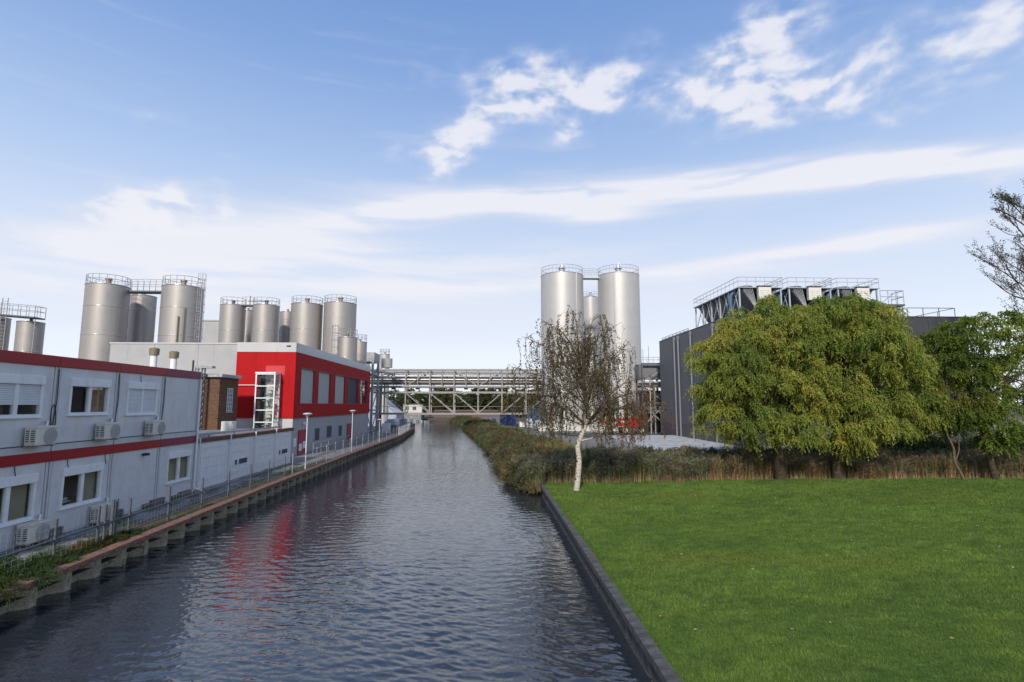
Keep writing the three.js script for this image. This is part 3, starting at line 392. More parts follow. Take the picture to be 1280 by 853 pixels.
  for (let k = 0; k < rows; k++) { const y0 = lerp(yb, yt, k / rows) + .04, y1 = lerp(yb, yt, (k + 1) / rows) - .04; part('front_pane', M.glass, s, box(x0 + .09, x1 - .09, y0, y1, zf - .04, zf - .046)); part('side_pane', M.glass, s, box(x1 - .046, x1 - .04, y0, y1, zf - .09, zb + .09)); }
  const st = []; for (let k = 0; k < 14; k++) st.push(box(x0 + .55 + (k % 7) * .1, x0 + .75 + (k % 7) * .1, 3.2 + k * .28, 3.25 + k * .28, zf - .2, zb)); part('stair_treads', M.galv, s, st); part('stair_core', M.black, s, [box(x0 + .1, x0 + .3, yb, yt, zf - .25, zb)]); part('stair_back', M.cabin, s, box(x0 + .31, x1 - .1, yb, yt, zb + .03, zb));
  part('front_gutter', M.whitePvc, b, [rod([-20.6, 6.45, -45.1], [x0, 6.45, -45.1], .035, 6)]);
}
{ // steel stair and landing at the far end of the red block
  const s = thing('steel_stair', 'grey steel stair behind the red building', 'stair', [-15.6, .62, -75]), t = [];
  for (let k = 0; k < 12; k++) t.push(box(-16.4, -15.3, .75 + k * .26, .79 + k * .26, -78 + k * .3, -77.72 + k * .3)); part('treads', M.galv, s, t); part('stringer', M.galv, s, [bar([-15.3, .7, -78], [-15.3, 3.75, -74.4], .06, .22), bar([-16.4, .7, -78], [-16.4, 3.75, -74.4], .06, .22)]); part('handrail', M.galv, s, [bar([-15.3, 1.7, -78], [-15.3, 4.75, -74.4], .05), ...[0, 1, 2, 3].map(k => rod([-15.3, .8 + k, -77.9 + k * 1.15], [-15.3, 1.8 + k, -77.9 + k * 1.15], .025))]);
}

// ---------------------------------------------------------------- silos
function silo(x, z, r, top, base, m, label, o = {}) {
  const s = thing(o.name || 'silo', label, 'silo', [x, base, z], o.group), n = r > 1.5 ? 56 : 36, cone = o.cone ?? r * .16, P = [];
  const shell = new THREE.CylinderGeometry(r, r, top - base, n, 1, true).translate(x, (top + base) / 2, z), u = shell.attributes.uv; for (let i = 0; i < u.count; i++) u.setXY(i, u.getX(i) * 2 * Math.PI * r + x, u.getY(i) * (top - base)); part('shell', m, s, shell, false);
  part('roof_cone', m, s, [cyl(x, z, top, top + cone, r, r * .12, n)]);
  for (const k of (o.rings || [.2, .4, .6, .8])) part('seam_ring', M.seam, s, torus(x, base + (top - base) * k, z, r + .005, .03, n)); part('rim_ring', M.seam, s, torus(x, top, z, r + .01, .05, n));
  const q = part('hatch', o.hatch || M.brass, s, [cyl(x, z, top + cone - .1, top + cone + r * .22, r * .13, r * .13, 14), cyl(x, z, top + cone + r * .22, top + cone + r * .3, r * .18, r * .16, 14)]); if (o.valve) part('valve', M.seam, q, [cyl(x, z, top + cone + r * .3, top + cone + r * .42, r * .1, r * .07, 12), rod([x, top + cone + r * .42, z], [x + r * .05, top + cone + r * .58, z], .08, 8)]);
  if (o.rail !== false) { const ring = []; const k = Math.max(12, Math.round(r * 9)); for (let i = 0; i < k; i++) { const a = i / k * 2 * Math.PI; ring.push([x + Math.cos(a) * r * .98, top + .02, z + Math.sin(a) * r * .98]); } part('railing', o.railMat || M.galv, s, railing(ring, o.railH || 1.0, 9, o.railR || .028, [1, .55], true)); }
  if (o.ladder) { const a = o.ladder, lx = x + Math.cos(a) * (r + .3), lz = z + Math.sin(a) * (r + .3), g = [rod([lx - .22, base, lz], [lx - .22, top + 1.6, lz], .03), rod([lx + .22, base, lz], [lx + .22, top + 1.6, lz], .03)]; for (let y = base; y < top + 1.2; y += .35) g.push(rod([lx - .22, y, lz], [lx + .22, y, lz], .018, 5)); part('ladder', M.galv, s, g); const c = []; for (let y = base + 2.5; y < top + 1.5; y += .9) c.push(torus(lx + Math.cos(a) * .25, y, lz + Math.sin(a) * .25, .38, .022, 14)); for (let k = 0; k < 5; k++) { const b = a - 1.2 + k * .6; c.push(rod([lx + Math.cos(a) * .25 + Math.cos(b) * .38, base + 2.5, lz + Math.sin(a) * .25 + Math.sin(b) * .38], [lx + Math.cos(a) * .25 + Math.cos(b) * .38, top + 1.5, lz + Math.sin(a) * .25 + Math.sin(b) * .38], .018, 5)); } part('ladder_cage', M.galv, s, c); }
  if (o.pipes) part('riser_pipes', M.brass, s, o.pipes.map(([a, yt]) => rod([x + Math.cos(a) * (r + .14), base, z + Math.sin(a) * (r + .14)], [x + Math.cos(a) * (r + .14), yt, z + Math.sin(a) * (r + .14)], .07, 8)));
  return s;
}
const G1 = 'steel silos behind the white hall';
silo(-41.72, -60, 2.02, 17.7, .6, M.steelWarm, 'tall grey steel silo, leftmost of the three above the white hall', { group: G1, rings: [.32, .5, .68, .86] });
silo(-41.0, -65, 1.33, 17.6, .6, M.steelWarm, 'narrow steel silo set back between the two large left silos', { group: G1, rail: false, rings: [.5, .7, .9] });
silo(-33.67, -60, 2.03, 17.6, .6, M.steelWarm, 'tall steel silo with caged ladder and riser pipes above the white hall', { group: G1, rings: [.5, .68, .86], ladder: .35, pipes: [[.95, 15.2], [1.2, 14.2]] });
{ const w = thing('silo_walkway', 'steel walkway joining the tops of the three left silos', 'walkway', [-38, 17.3, -60.6]); part('deck', M.galvDark, w, box(-40.2, -35.4, 17.2, 17.36, -60.2, -61.4)); part('railing', M.galv, w, [railing([[-40.1, 17.36, -60.25], [-35.5, 17.36, -60.25]], 1.25, .7, .026), railing([[-40.1, 17.36, -61.35], [-35.5, 17.36, -61.35]], 1.25, .7, .026)]); }
const G2 = 'steel silos behind the red building';
silo(-36.63, -78, 1.68, 18.9, .6, M.steelWarm, 'steel silo at the left end of the row behind the red building', { group: G2, hatch: M.galvDark });
silo(-37.6, -85, .95, 19.4, .6, M.steelWarm, 'thin dark silo seen in the gap left of the second row silo', { group: G2, rail: false });
silo(-31.95, -78, 1.78, 18.9, .6, M.steelWarm, 'second steel silo from the left behind the red building', { group: G2, hatch: M.galvDark });
silo(-31.1, -84, 1.15, 19.0, .6, M.steelWarm, 'narrow silo set back behind the row of red building silos', { group: G2, rail: false });
silo(-26.18, -78, 2.16, 19.1, .6, M.steelWarm, 'wide steel silo third from left behind the red building', { group: G2 });
silo(-21.45, -78, 2.26, 19.25, .6, M.steelWarm, 'rightmost tall steel silo behind the red building', { group: G2 });
silo(-18.18, -70, 1.23, 13.4, .6, M.steelWarm, 'short silo with ladder rising over the red roof edge', { group: G2, ladder: 2.4 });
silo(-18.0, -76, .95, 13.5, .6, M.steelWarm, 'short silo at the far right end of the red roof', { group: G2 });
silo(-21.0, -110, .98, 14.9, .6, M.steelBright, 'distant pale silo beside the left end of the bridge', { group: G2 });
{ const w = thing('silo_walkway', 'walkway on the roofs of the silos behind the red building', 'walkway', [-34, 18.9, -78]); part('deck', M.galvDark, w, box(-35.1, -33.5, 18.85, 19.0, -77.3, -78.4)); part('railing', M.galv, w, railing([[-35.1, 19, -77.3], [-33.5, 19, -77.3]], 1.1, .6, .026)); part('lattice', M.galvDark, w, [bar([-34.3, 19, -78], [-34.3, 20.4, -78], .1), bar([-34.6, 19.6, -78], [-32.2, 19.6, -78], .08)]); }
const G3 = 'small tanks at the left edge';
silo(-53.6, -65, 1.28, 14.4, .6, M.steelWarm, 'small steel tank under the platform at the left edge', { group: G3, rail: false, rings: [.75] });
silo(-57.5, -65, 1.25, 14.9, .6, M.steelWarm, 'small steel tank cut by the left edge of the picture', { group: G3, rail: false, rings: [.75] });
{ const w = thing('tank_platform', 'steel platform with railings above the small left tanks', 'platform', [-55, 14.9, -64]); part('deck', M.galvDark, w, [bar([-59.5, 15.35, -64], [-51.9, 14.75, -64], .16, 1.6)]); part('railing', M.galv, w, [railing([[-59.5, 15.4, -63.3], [-51.9, 14.8, -63.3]], 1.3, .9, .03), railing([[-51.9, 14.8, -63.3], [-51.9, 14.8, -64.8]], 1.3, .9, .03), railing([[-59.5, 15.4, -64.8], [-51.9, 14.8, -64.8]], 1.3, .9, .03)]); part('legs', M.galv, w, [rod([-51.95, .6, -63.5], [-51.95, 14.8, -63.5], .05), rod([-55.6, .6, -63.3], [-55.6, 17, -63.3], .05), rod([-55.0, .6, -63.3], [-55.0, 17, -63.3], .05), ...Array.from({ length: 40 }, (_, k) => rod([-55.6, 1 + k * .4, -63.3], [-55.0, 1 + k * .4, -63.3], .025, 5))]); }
solo('grey_roof_box', M.capBlue, 'grey metal plant box showing over the container roof', 'roof unit', [box(-37.5, -32.8, 6, 8.05, -42, -45), box(-37.6, -32.7, 8.05, 8.15, -41.9, -45.1), box(-37, -33, .6, 6, -42.5, -44.5)], [-35, .6, -43.5]);
solo('pale_tower', M.hall, 'pale windowless tower between the two groups of left silos', 'building', [box(-46.5, -38.8, .6, 18.2, -88, -93), box(-46.6, -38.7, 18.2, 18.4, -87.9, -93.1), rod([-38.2, .6, -87.6], [-38.2, 20.4, -87.6], .45, 12)], [-42, .6, -90]);

const G4 = 'large steel silos beside the bridge';
silo(12.2, -88, 3.53, 26.1, .78, M.steelBright, 'large left bright steel silo behind the birch', { group: G4, hatch: M.galv, valve: true, cone: .55, rings: [.001], railH: 1.25, railMat: M.coolerSteel, railR: .04 });
silo(21.72, -88, 3.43, 26.2, .78, M.steelBright, 'large right bright steel silo behind the birch', { group: G4, hatch: M.galv, valve: true, cone: .55, rings: [.001], railH: 1.25, railMat: M.coolerSteel, railR: .04 });
silo(19.24, -100, 1.6, 24.9, .78, M.steelBright, 'smaller bright silo glimpsed between the two large ones', { group: G4, hatch: M.galv, valve: true, cone: .7, rings: [.001], railMat: M.coolerSteel });
{ const w = thing('silo_walkway', 'walkway bridging the tops of the two large right silos', 'walkway', [17, 25.9, -88]); part('deck', M.coolerSteel, w, box(15.5, 18.5, 25.75, 26.0, -87.3, -88.7)); part('railing', M.coolerSteel, w, [railing([[15.5, 26.0, -87.35], [18.5, 26.0, -87.35]], 1.35, .6, .035), railing([[15.5, 26.0, -88.65], [18.5, 26.0, -88.65]], 1.35, .6, .035)]); }
for (const [x, z, a] of [[12.2, -88, 1.0], [21.72, -88, 2.0]]) { const r = 3.6; solo('silo_riser', M.seam, a === 1 ? 'thin vertical riser pipe on the left bright silo' : 'thin vertical riser pipe on the right bright silo', 'pipe', [rod([x + Math.cos(a) * r, .78, z + Math.sin(a) * r], [x + Math.cos(a) * r, 26.1, z + Math.sin(a) * r], .09, 8)], [x + Math.cos(a) * r, .78, z + Math.sin(a) * r]); }
solo('silo_plinth', M.cabin, 'pale concrete plinth under the large bright silos', 'plinth', [box(7.5, 26.5, .7, 1.5, -83.6, -93)], [17, .7, -88]);

// ---------------------------------------------------------------- pipe bridge
{
  const b = thing('pipe_bridge', 'pale steel truss pipe bridge spanning the canal', 'bridge', [-5, 3, -96.5]), xa = -20.2, xb = 16.5, zf = -95, zb = -98, step = 4.2;
  part('top_chord', M.bridgeSteel, b, [zf, zb].map(z => bar([xa, 10.85, z], [xb, 10.95, z], .28, .38))); part('rack_chord', M.bridgeSteel, b, [zf, zb].map(z => bar([xa, 7.95, z], [xb, 7.95, z], .3, .55)));
  part('truss_top_chord', M.bridgeSteel, b, [zf, zb].map(z => bar([xa, 6.95, z], [xb, 6.95, z], .3, .34))); part('truss_bottom_chord', M.bridgeSteel, b, [zf, zb].map(z => bar([xa, 3.25, z], [xb, 3.25, z], .3, .4)));
  const n = Math.floor((xb - xa) / step);
  for (let i = 0; i <= n; i++) { const x = xa + 1.6 + i * step; if (x > xb) break; for (const z of [zf, zb]) { part('post', M.bridgeSteel, b, bar([x, 3.3, z], [x, 10.9, z], .2)); part('rack_stud', M.bridgeSteel, b, bar([x + step / 2, 8.0, z], [x + step / 2, 10.9, z], .12)); }
    part('cross_beam', M.bridgeSteel, b, [box(x - .1, x + .1, 7.75, 7.95, zb, zf), box(x - .1, x + .1, 3.1, 3.3, zb, zf), box(x - .1, x + .1, 10.75, 10.9, zb, zf)]); part('saddle', M.black, b, [box(x + step / 2 - .35, x + step / 2 + .35, 7.45, 7.75, zf + .1, zf - .3), box(x - .16, x + .16, 7.2, 7.75, zf + .05, zf - .2)]); }
  for (let i = 0; i < n; i++) { const x = xa + 1.6 + i * step, up = i < 4; for (const z of [zf - .02, zb]) part('diagonal', M.bridgeSteel, b, up ? bar([x, 6.9, z], [x + step, 3.3, z], .14) : bar([x, 3.3, z], [x + step, 6.9, z], .14)); part('rack_diagonal', M.bridgeSteel, b, i % 3 === 0 ? bar([x, 10.8, zf], [x + step, 8.0, zf], .13) : i % 3 === 1 ? bar([x, 8.0, zf], [x + step, 10.8, zf], .13) : bar([x, 8.0, zb], [x + step, 10.8, zb], .13)); }
  [[10.35, -95.6, .16], [9.85, -95.5, .12], [9.2, -95.55, .17], [8.75, -95.5, .14], [10.0, -96.4, .2], [9.3, -96.6, .22], [8.6, -96.4, .18], [10.2, -97.3, .18], [8.9, -97.4, .24], [9.6, -97.2, .15]].forEach(([y, z, r], k) => part('pipe', k % 3 === 1 ? M.pipeSilver : k % 2 ? M.bridgeSteel : M.pipeSilver, b, rod([xa - 1, y, z], [xb, y, z], r, 12)));
  part('cable_tray', M.pipeDark, b, [box(xa, xb, 8.30, 8.42, -95.9, -96.9), box(xa, xb, 9.55, 9.62, -96.0, -97.0)]); part('walk_deck', M.galvDark, b, box(xa, xb, 3.32, 3.4, zb + .2, zf - .2)); part('handrail', M.bridgeSteel, b, [rod([xa, 4.5, zf - .2], [xb, 4.5, zf - .2], .03), rod([xa, 4.5, zb + .2], [xb, 4.5, zb + .2], .03)]);
  const p = part('pier', M.galvDark, b, [bar([-19.2, .6, -95.2], [-19.2, 7.8, -95.2], .4), bar([-19.2, .6, -97.8], [-19.2, 7.8, -97.8], .4), bar([9.4, .6, -95.2], [9.4, 7.8, -95.2], .3), bar([9.4, .6, -97.8], [9.4, 7.8, -97.8], .3), bar([6.9, .6, -95.2], [6.9, 3.2, -95.2], .3)]); part('pier_brace', M.galv, p, [bar([-20.4, 3.2, -95.2], [-19.2, 7.6, -95.2], .15), bar([-19.2, .7, -95.2], [-19.2, 3.2, -97.8], .14)]);
}
{ // plant at the left end of the bridge
  const t = thing('pipe_tower', 'grey steel tower frame with pipes where the bridge lands', 'steel frame', [-18.5, .6, -83]), g = [];
  for (const x of [-20.2, -17.2]) for (const z of [-81, -85]) g.push(bar([x, .6, z], [x, 11.4, z], .3)); part('columns', M.galv, t, g); const h = []; for (const y of [4, 7.2, 9.4, 11.3]) h.push(bar([-20.2, y, -81], [-17.2, y, -81], .2), bar([-20.2, y, -85], [-17.2, y, -85], .2), bar([-17.2, y, -81], [-17.2, y, -85], .2)); part('beams', M.galv, t, h); part('braces', M.galv, t, [bar([-20.2, 4, -81], [-17.2, 7.2, -81], .12), bar([-17.2, 7.2, -81], [-17.2, 11.3, -85], .12), bar([-17.2, .8, -81], [-17.2, 4, -85], .12)]); part('pipes', M.pipeSilver, t, [rod([-18, .6, -81.6], [-18, 11, -81.6], .25, 12), rod([-18.8, .6, -81.6], [-18.8, 10.4, -81.6], .18, 12), rod([-19.3, 10.2, -81.5], [-16.6, 10.2, -96], .2, 12), rod([-19.3, 9.4, -81.5], [-16.6, 9.4, -96], .16, 12)]); part('hood', M.hall, t, [box(-20, -17, 11.4, 12.6, -81, -85), cyl(-16.8, -90, 10.9, 12.4, .9, .9, 20)]);
  const s = thing('lean_to_shed', 'pale shed with sloping roof behind the bridge landing', 'shed', [-21, .6, -112]), sh = new THREE.Shape([[-30, .6], [-18.4, .6], [-18.4, 3.0], [-23.4, 7.4], [-30, 8.2]].map(([a, b]) => new THREE.Vector2(a, b))); const eg = new THREE.ExtrudeGeometry(sh, { depth: 8, bevelEnabled: false }); eg.translate(0, 0, -118); part('walls', M.paleBlue, s, eg); part('roof_sheet', M.hallWhite, s, [bar([-18.1, 3.0, -114], [-23.5, 7.6, -114], .12, 8.6), bar([-23.4, 7.55, -114], [-30.2, 8.4, -114], .12, 8.6)]); part('door', M.galvDark, s, box(-22, -20.1, .62, 3, -109.98, -109.9));
}
seed = 44; // crates, racks and tanks stored on the far quay
[[-14.9, -80.5, 1.1, 1.5, 'whitePvc', 'white upright cabinet on the far quay by the steel stair'], [-14.7, -84.2, 1.4, 1.1, 'galvDark', 'dark grey crate on the far quay behind the fence end'], [-15.2, -88.5, 1.8, 1.9, 'paleBlue', 'pale blue tank box on the far quay near the bridge'], [-16.6, -93, 1.5, 1.4, 'capBlue', 'grey blue chest under the left end of the bridge'], [-16.4, -103, 2.2, 1.6, 'hallWhite', 'white box beyond the bridge on the left quay'], [-18.5, -107, 1.6, 1.2, 'redDoor', 'dark red box before the sloping shed']].forEach(([x, z, w, h, m, l]) => { const c = thing('storage_box', l, 'storage box', [x, .62, z], 'boxes stored on the far quay'); part('body', M[m], c, rbox(x - w / 2, x + w / 2, .74, .62 + h, z - w / 2, z + w / 2, .03)); part('skid', M.galvDark, c, [box(x - w / 2, x + w / 2, .62, .74, z + w * .25, z + w * .4), box(x - w / 2, x + w / 2, .62, .74, z - w * .4, z - w * .25)]); });
{ const r = thing('quay_railing', 'white tubular railing on the far left quay', 'railing', [-13, .62, -88]); part('rails', M.rim, r, [railing([[-12.4, .6, -76.5], [-13.2, .6, -90], [-14, .6, -100], [-16.8, .6, -120]], 1.1, 1.8, .03, [1, .66, .33])]); }
{ const r = thing('quay_steps', 'grey concrete ramp wall at the bend of the left quay', 'ramp wall', [-13, .6, -104]); part('wall', M.slab, r, [bar([-13.9, .9, -100], [-16.6, 1.6, -119], .35, 1.4)]); }
{ const c = thing('site_cabin', 'cream site cabin with dark windows beyond the bridge', 'cabin', [-20.6, .6, -150]); part('walls', M.cabin, c, box(-23.2, -18.2, 2.3, 4.8, -150, -153)); part('roof', M.roofGrey, c, box(-23.4, -18, 4.8, 4.95, -149.8, -153.2)); part('legs', M.quay, c, box(-23, -18.4, .6, 2.3, -150.2, -152.8)); for (const x of [-22.2, -20.2]) { const w = part('window', M.slate, c, box(x - .5, x + .5, 3.3, 4.3, -150, -149.97)); part('frame', M.rim, w, [box(x - .56, x + .56, 4.3, 4.36, -150, -149.94), box(x - .56, x + .56, 3.24, 3.3, -150, -149.94)]); } }
solo('red_roof_shed', M.roofRed, 'long low red brown roof beyond the canal bend', 'shed', [box(-17, 4, .6, 2.6, -172, -178), box(-17.4, 4.4, 2.6, 2.8, -171.6, -178.4), box(-17, 4, 2.8, 3.1, -173, -177)], [-5, .6, -175]);

// ---------------------------------------------------------------- right site: platform, dark building, coolers
{
  const p = thing('concrete_platform', 'pale concrete slab platform beside the dark building', 'platform', [34, .3, -56]);
  part('plinth', M.slab, p, [box(14, 54, .2, .98, -44.6, -67.4)]); seed = 61;
  for (let x = 14; x < 54; x += 5) for (let z = -44.5; z > -67; z -= 4.5) { if (x > 24 && z < -50) continue; const h = rr(-.008, .008); part('slab', M.slab, p, rbox(x + .07, Math.min(54, x + 5) - .07, .985, 1.1 + h, z - .07, Math.max(-67.3, z - 4.5) + .07, .015)); }
}
{
  const b = thing('dark_building', 'tall dark grey clad industrial building behind the willows', 'industrial building', [35, .9, -60]), T = 13.2, X = 23, Z = -49.5;
  for (let k = 0; k < 6; k++) { const a = Z - k * 3.6, c = Math.max(-71.1, a - 3.6); part('side_panel', M.dark, b, box(X - .1, X, 1.0, T, a - .012, c + .012)); }
  for (let k = 0; k < 6; k++) part('front_panel', M.charcoal, b, box(X + k * 3.82 + (k ? .012 : -.1), X + (k + 1) * 3.82 - .012, 1.0, T, Z, Z + .1));
  part('core', M.darkTrim, b, [box(X + .02, 45.8, 1, T - .1, Z - .02, -71)]); part('parapet_cap', M.darkTrim, b, [box(X - .14, X + .25, T, T + .08, Z + .14, -71.1), box(X + .25, 46.0, T, T + .08, Z + .14, Z - .25)]); part('base_trim', M.darkTrim, b, [box(X - .13, X - .1, 1.1, 2.6, Z, -71)]);
  for (const z of [-65.1, -63.7, -59.7, -53.6]) part('downpipe', M.pipeGrey, b, [rod([X - .2, 1.1, z], [X - .2, T - .4, z], .11, 10), box(X - .3, X - .1, T - .5, T - .1, z - .15, z + .15)]);
  part('roof_railing', M.galvDark, b, [railing([[X + .3, T + .05, -71], [X + .3, T + .05, -61.5]], .45, 1.4, .03), railing([[40.6, T + .05, -50], [45.4, T + .05, -50]], .95, 1.9, .035, [1]), railing([[45.4, T + .05, -50], [45.4, T + .05, -60]], .95, 1.9, .03, [1])]);
}
function cooler(x0, w, label) {
  const zf = -50.4, zb = -61.4, y0 = 13.3, yd = 16.15, c = thing('dry_cooler', label, 'cooling unit', [x0 + w / 2, 13.2, -56], 'coolers on the dark roof'), n = 5, L = (zf - zb) / n;
  for (let k = 0; k <= n; k++) { const z = zf - k * L; part('frame', M.coolerSteel, c, [bar([x0 + .1, y0, z], [x0 + .1, yd, z], .13), bar([x0 + w - .1, y0, z], [x0 + w - .1, yd, z], .13), bar([x0 + .1, yd, z], [x0 + w - .1, yd, z], .13)]); }
  for (let k = 0; k < n; k++) { const za = zf - k * L - .15, zc = za - L + .3; const sh = (a, b) => { const s = new THREE.Shape([[a, yd - .1], [a + (b > a ? .28 : -.28), yd - .1], [b + (b > a ? .28 : -.28), y0 + .45], [b, y0 + .45]].map(([p, q]) => new THREE.Vector2(p, q))); const g = new THREE.ExtrudeGeometry(s, { depth: L - .3, bevelEnabled: false }); g.translate(0, 0, zc); return g; }; part('coil_panel', M.coil, c, sh(x0 + .35, x0 + w / 2 - .35)); part('coil_panel', M.coil, c, sh(x0 + w - .35, x0 + w / 2 + .35));
    for (const fx of [x0 + w * .28, x0 + w * .72]) { const f = part('fan_shroud', M.galvDark, c, cyl(fx, (za + zc) / 2, yd + .03, yd + .3, .78, .72, 22, true)); part('fan_hub', M.black, f, [cyl(fx, (za + zc) / 2, yd + .08, yd + .2, .16, .16, 12), ...[0, 1, 2, 3, 4].map(j => { const a = j * 1.257; return bar([fx, yd + .14, (za + zc) / 2], [fx + Math.cos(a) * .68, yd + .16, (za + zc) / 2 + Math.sin(a) * .68], .2, .03); })]); } }
  part('top_deck', M.coolerSteel, c, [box(x0 - .1, x0 + w + .1, yd - .04, yd + .03, zf + .2, zb - .2)]); part('railing', M.coolerSteel, c, [railing([[x0 - .05, yd, zf + .15], [x0 + w + .05, yd, zf + .15], [x0 + w + .05, yd, zb - .15], [x0 - .05, yd, zb - .15]], 1.0, .95, .028, [1, .6], true)]);
  const br = []; for (let k = 0; k < n; k++) { const z = zf - k * L; br.push(bar([x0 + .1, yd, z], [x0 + .1, y0 + .1, z - L], .07), bar([x0 + .1, y0 + .1, z], [x0 + .1, yd, z - L / 2], .06)); } part('side_braces', M.coolerSteel, c, br);
  part('header_pipe', M.pipeSilver, c, [rod([x0 + .25, y0 + .35, zf], [x0 + .25, y0 + .35, zb], .16, 12), rod([x0 + w / 2, y0 + .3, zf + .1], [x0 + w / 2, y0 + .3, zb], .2, 12), rod([x0 - .25, y0 + .15, zf], [x0 - .25, y0 + .15, zb], .13, 12)]);
  const cb = part('control_box', M.cream, c, rbox(x0 + w * .42, x0 + w * .42 + 1.25, yd - 1.25, yd - .02, zf + .05, zf + .45, .03)); part('vent_slots', M.acGrey, cb, [0, 1, 2, 3].flatMap(k => [box(x0 + w * .42 + .15, x0 + w * .42 + .55, yd - 1.0 + k * .2, yd - .95 + k * .2, zf + .448, zf + .46), box(x0 + w * .42 + .7, x0 + w * .42 + 1.1, yd - 1.0 + k * .2, yd - .95 + k * .2, zf + .448, zf + .46)])); part('box_hood', M.galvDark, cb, box(x0 + w * .42 - .05, x0 + w * .42 + 1.3, yd + .04, yd + .12, zf, zf + .5));
  part('end_header', M.galv, c, [0, 1, 2, 3, 4, 5].map(k => bar([x0 + .5 + k * .17, yd - .15, zf + .08], [x0 + w / 2 - .45 + k * .02, y0 + .6, zf + .08], .06))); part('valve_pipes', M.blueFan, c, [tubeG([[x0 + .3, yd - .2, zf - 1], [x0 - .1, yd - .5, zf - 1.3], [x0 - .05, y0 + 1.2, zf - 1.6], [x0 + .2, y0 + .5, zf - 1.8]], .16, .16, 8, 14), rod([x0 + .02, yd - .3, zf - 1.1], [x0 + .02, y0 + 1.3, zf - 2.2], .1, 8)]);
}
cooler(24.15, 4.3, 'leftmost roof cooler with open V coils and blue pipes'); cooler(29.1, 4.3, 'middle roof cooler above the willow crown'); cooler(34.0, 4.1, 'rightmost roof cooler beside the service landing');
{ const l = thing('service_landing', 'steel service landing with railing right of the coolers', 'platform', [39.3, 13.2, -51]); part('deck', M.galvDark, l, box(38.15, 40.7, 14.45, 14.62, -50.3, -52)); part('railing', M.coolerSteel, l, [railing([[38.3, 14.62, -50.35], [40.65, 14.62, -50.35], [40.65, 14.62, -51.95]], 1.35, .8, .04)]); part('legs', M.coolerSteel, l, [bar([40.5, 13.28, -50.4], [40.5, 14.45, -50.4], .1), bar([38.4, 13.28, -50.4], [38.4, 14.45, -50.4], .1), bar([38.4, 14.7, -50.42], [40.0, 15.9, -50.42], .07)]); }
{ // pipe rack between the silos and the dark building
  const r = thing('pipe_rack', 'braced steel rack between right silo and dark building', 'steel frame', [22.5, .9, -75]); const cs = []; for (const x of [21.3, 24.3, 27]) for (const z of [-74, -77]) cs.push(bar([x, .8, z], [x, 10.6, z], .22)); part('columns', M.galvDark, r, cs); const bs = []; for (const y of [5.1, 7.4, 10.5]) bs.push(bar([21.2, y, -74], [27, y, -74], .2), bar([21.2, y, -77], [27, y, -77], .2)); part('beams', M.galvDark, r, bs); part('braces', M.galv, r, [bar([21.3, 4.9, -73.9], [24.3, 2.0, -73.9], .13), bar([21.3, 2.0, -73.9], [24.3, 4.9, -73.9], .13), bar([21.3, 7.3, -73.9], [24.3, 5.2, -73.9], .1), bar([21.3, 8, -73.9], [24.3, 9.8, -73.9], .1)]); part('equipment', M.black, r, [box(21.6, 27, 4.6, 6.8, -75, -77), box(21.5, 27, 1.0, 3.6, -76.5, -77)]); part('roof_sheet', M.coil, r, [box(21.1, 27, 8.4, 10.3, -74.6, -77.2)]); part('pipes', M.pipeSilver, r, [rod([20.8, 7.9, -74.2], [27, 7.9, -74.2], .16, 10), rod([20.8, 7.6, -74.6], [27, 7.6, -74.6], .2, 10), rod([22.3, .8, -73.8], [22.3, 8.4, -73.8], .1, 8), rod([22.9, .8, -73.8], [22.9, 7.4, -73.8], .08, 8), rod([23.7, .8, -73.8], [23.7, 4.4, -73.8], .08, 8)]); part('top_railing', M.galv, r, [railing([[21.2, 10.6, -74], [24.6, 10.6, -74]], .8, .8, .03), rod([21.6, 10.6, -74.4], [21.6, 12.6, -74.4], .04), rod([22.4, 10.6, -74.4], [22.4, 13, -74.4], .04)]);
}
{ // red boom lift
  const l = thing('boom_lift', 'red boom lift parked behind the birch branches', 'boom lift', [19.4, .86, -75]), y = .86; 
  part('chassis', M.galvDark, l, [rbox(18.4, 21.4, y + .35, y + .85, -74.2, -75.8, .06)]);
  for (const x of [18.75, 21.05]) for (const z of [-74.05, -75.95]) { const w = part('wheel', M.tyre, l, [new THREE.CylinderGeometry(.5, .5, .34, 26).rotateX(Math.PI / 2).translate(x, y + .5, z)]); part('rim', M.rim, w, [new THREE.TorusGeometry(.27, .09, 8, 22).translate(x, y + .5, z + (z > -75 ? .16 : -.16)), new THREE.CylinderGeometry(.16, .16, .05, 14).rotateX(Math.PI / 2).translate(x, y + .5, z + (z > -75 ? .18 : -.18))]); }
  const cw = new THREE.Shape(); cw.moveTo(0, 0); cw.lineTo(1.55, 0); cw.quadraticCurveTo(1.75, .6, 1.35, 1.2); cw.quadraticCurveTo(.9, 1.55, .5, 1.15); cw.lineTo(0, .9); const cg = new THREE.ExtrudeGeometry(cw, { depth: 1.5, bevelEnabled: true, bevelSize: .06, bevelThickness: .06, bevelSegments: 2 }); cg.translate(19.75, y + .95, -75.75); part('counterweight', M.liftRed, l, cg); part('turntable', M.liftRed, l, [rbox(17.9, 19.9, y + .9, y + 1.45, -74.5, -75.6, .05)]);
  const bm = part('boom', M.liftRed, l, [bar([20.4, y + 2.1, -75], [16.6, y + 1.75, -75], .36, .36), bar([17.2, y + 1.6, -75], [15.4, y + 1.5, -75], .26, .26)]); part('hydraulic_ram', M.seam, bm, rod([19.4, y + 1.3, -75.25], [17.5, y + 1.7, -75.25], .07, 8)); part('basket', M.galv, l, [railing([[14.1, y + .45, -74.4], [15.3, y + .45, -74.4], [15.3, y + .45, -75.6], [14.1, y + .45, -75.6]], 1.1, .6, .025, [1, .5, .02], true), box(14.1, 15.3, y + .42, y + .46, -74.4, -75.6)]);
}
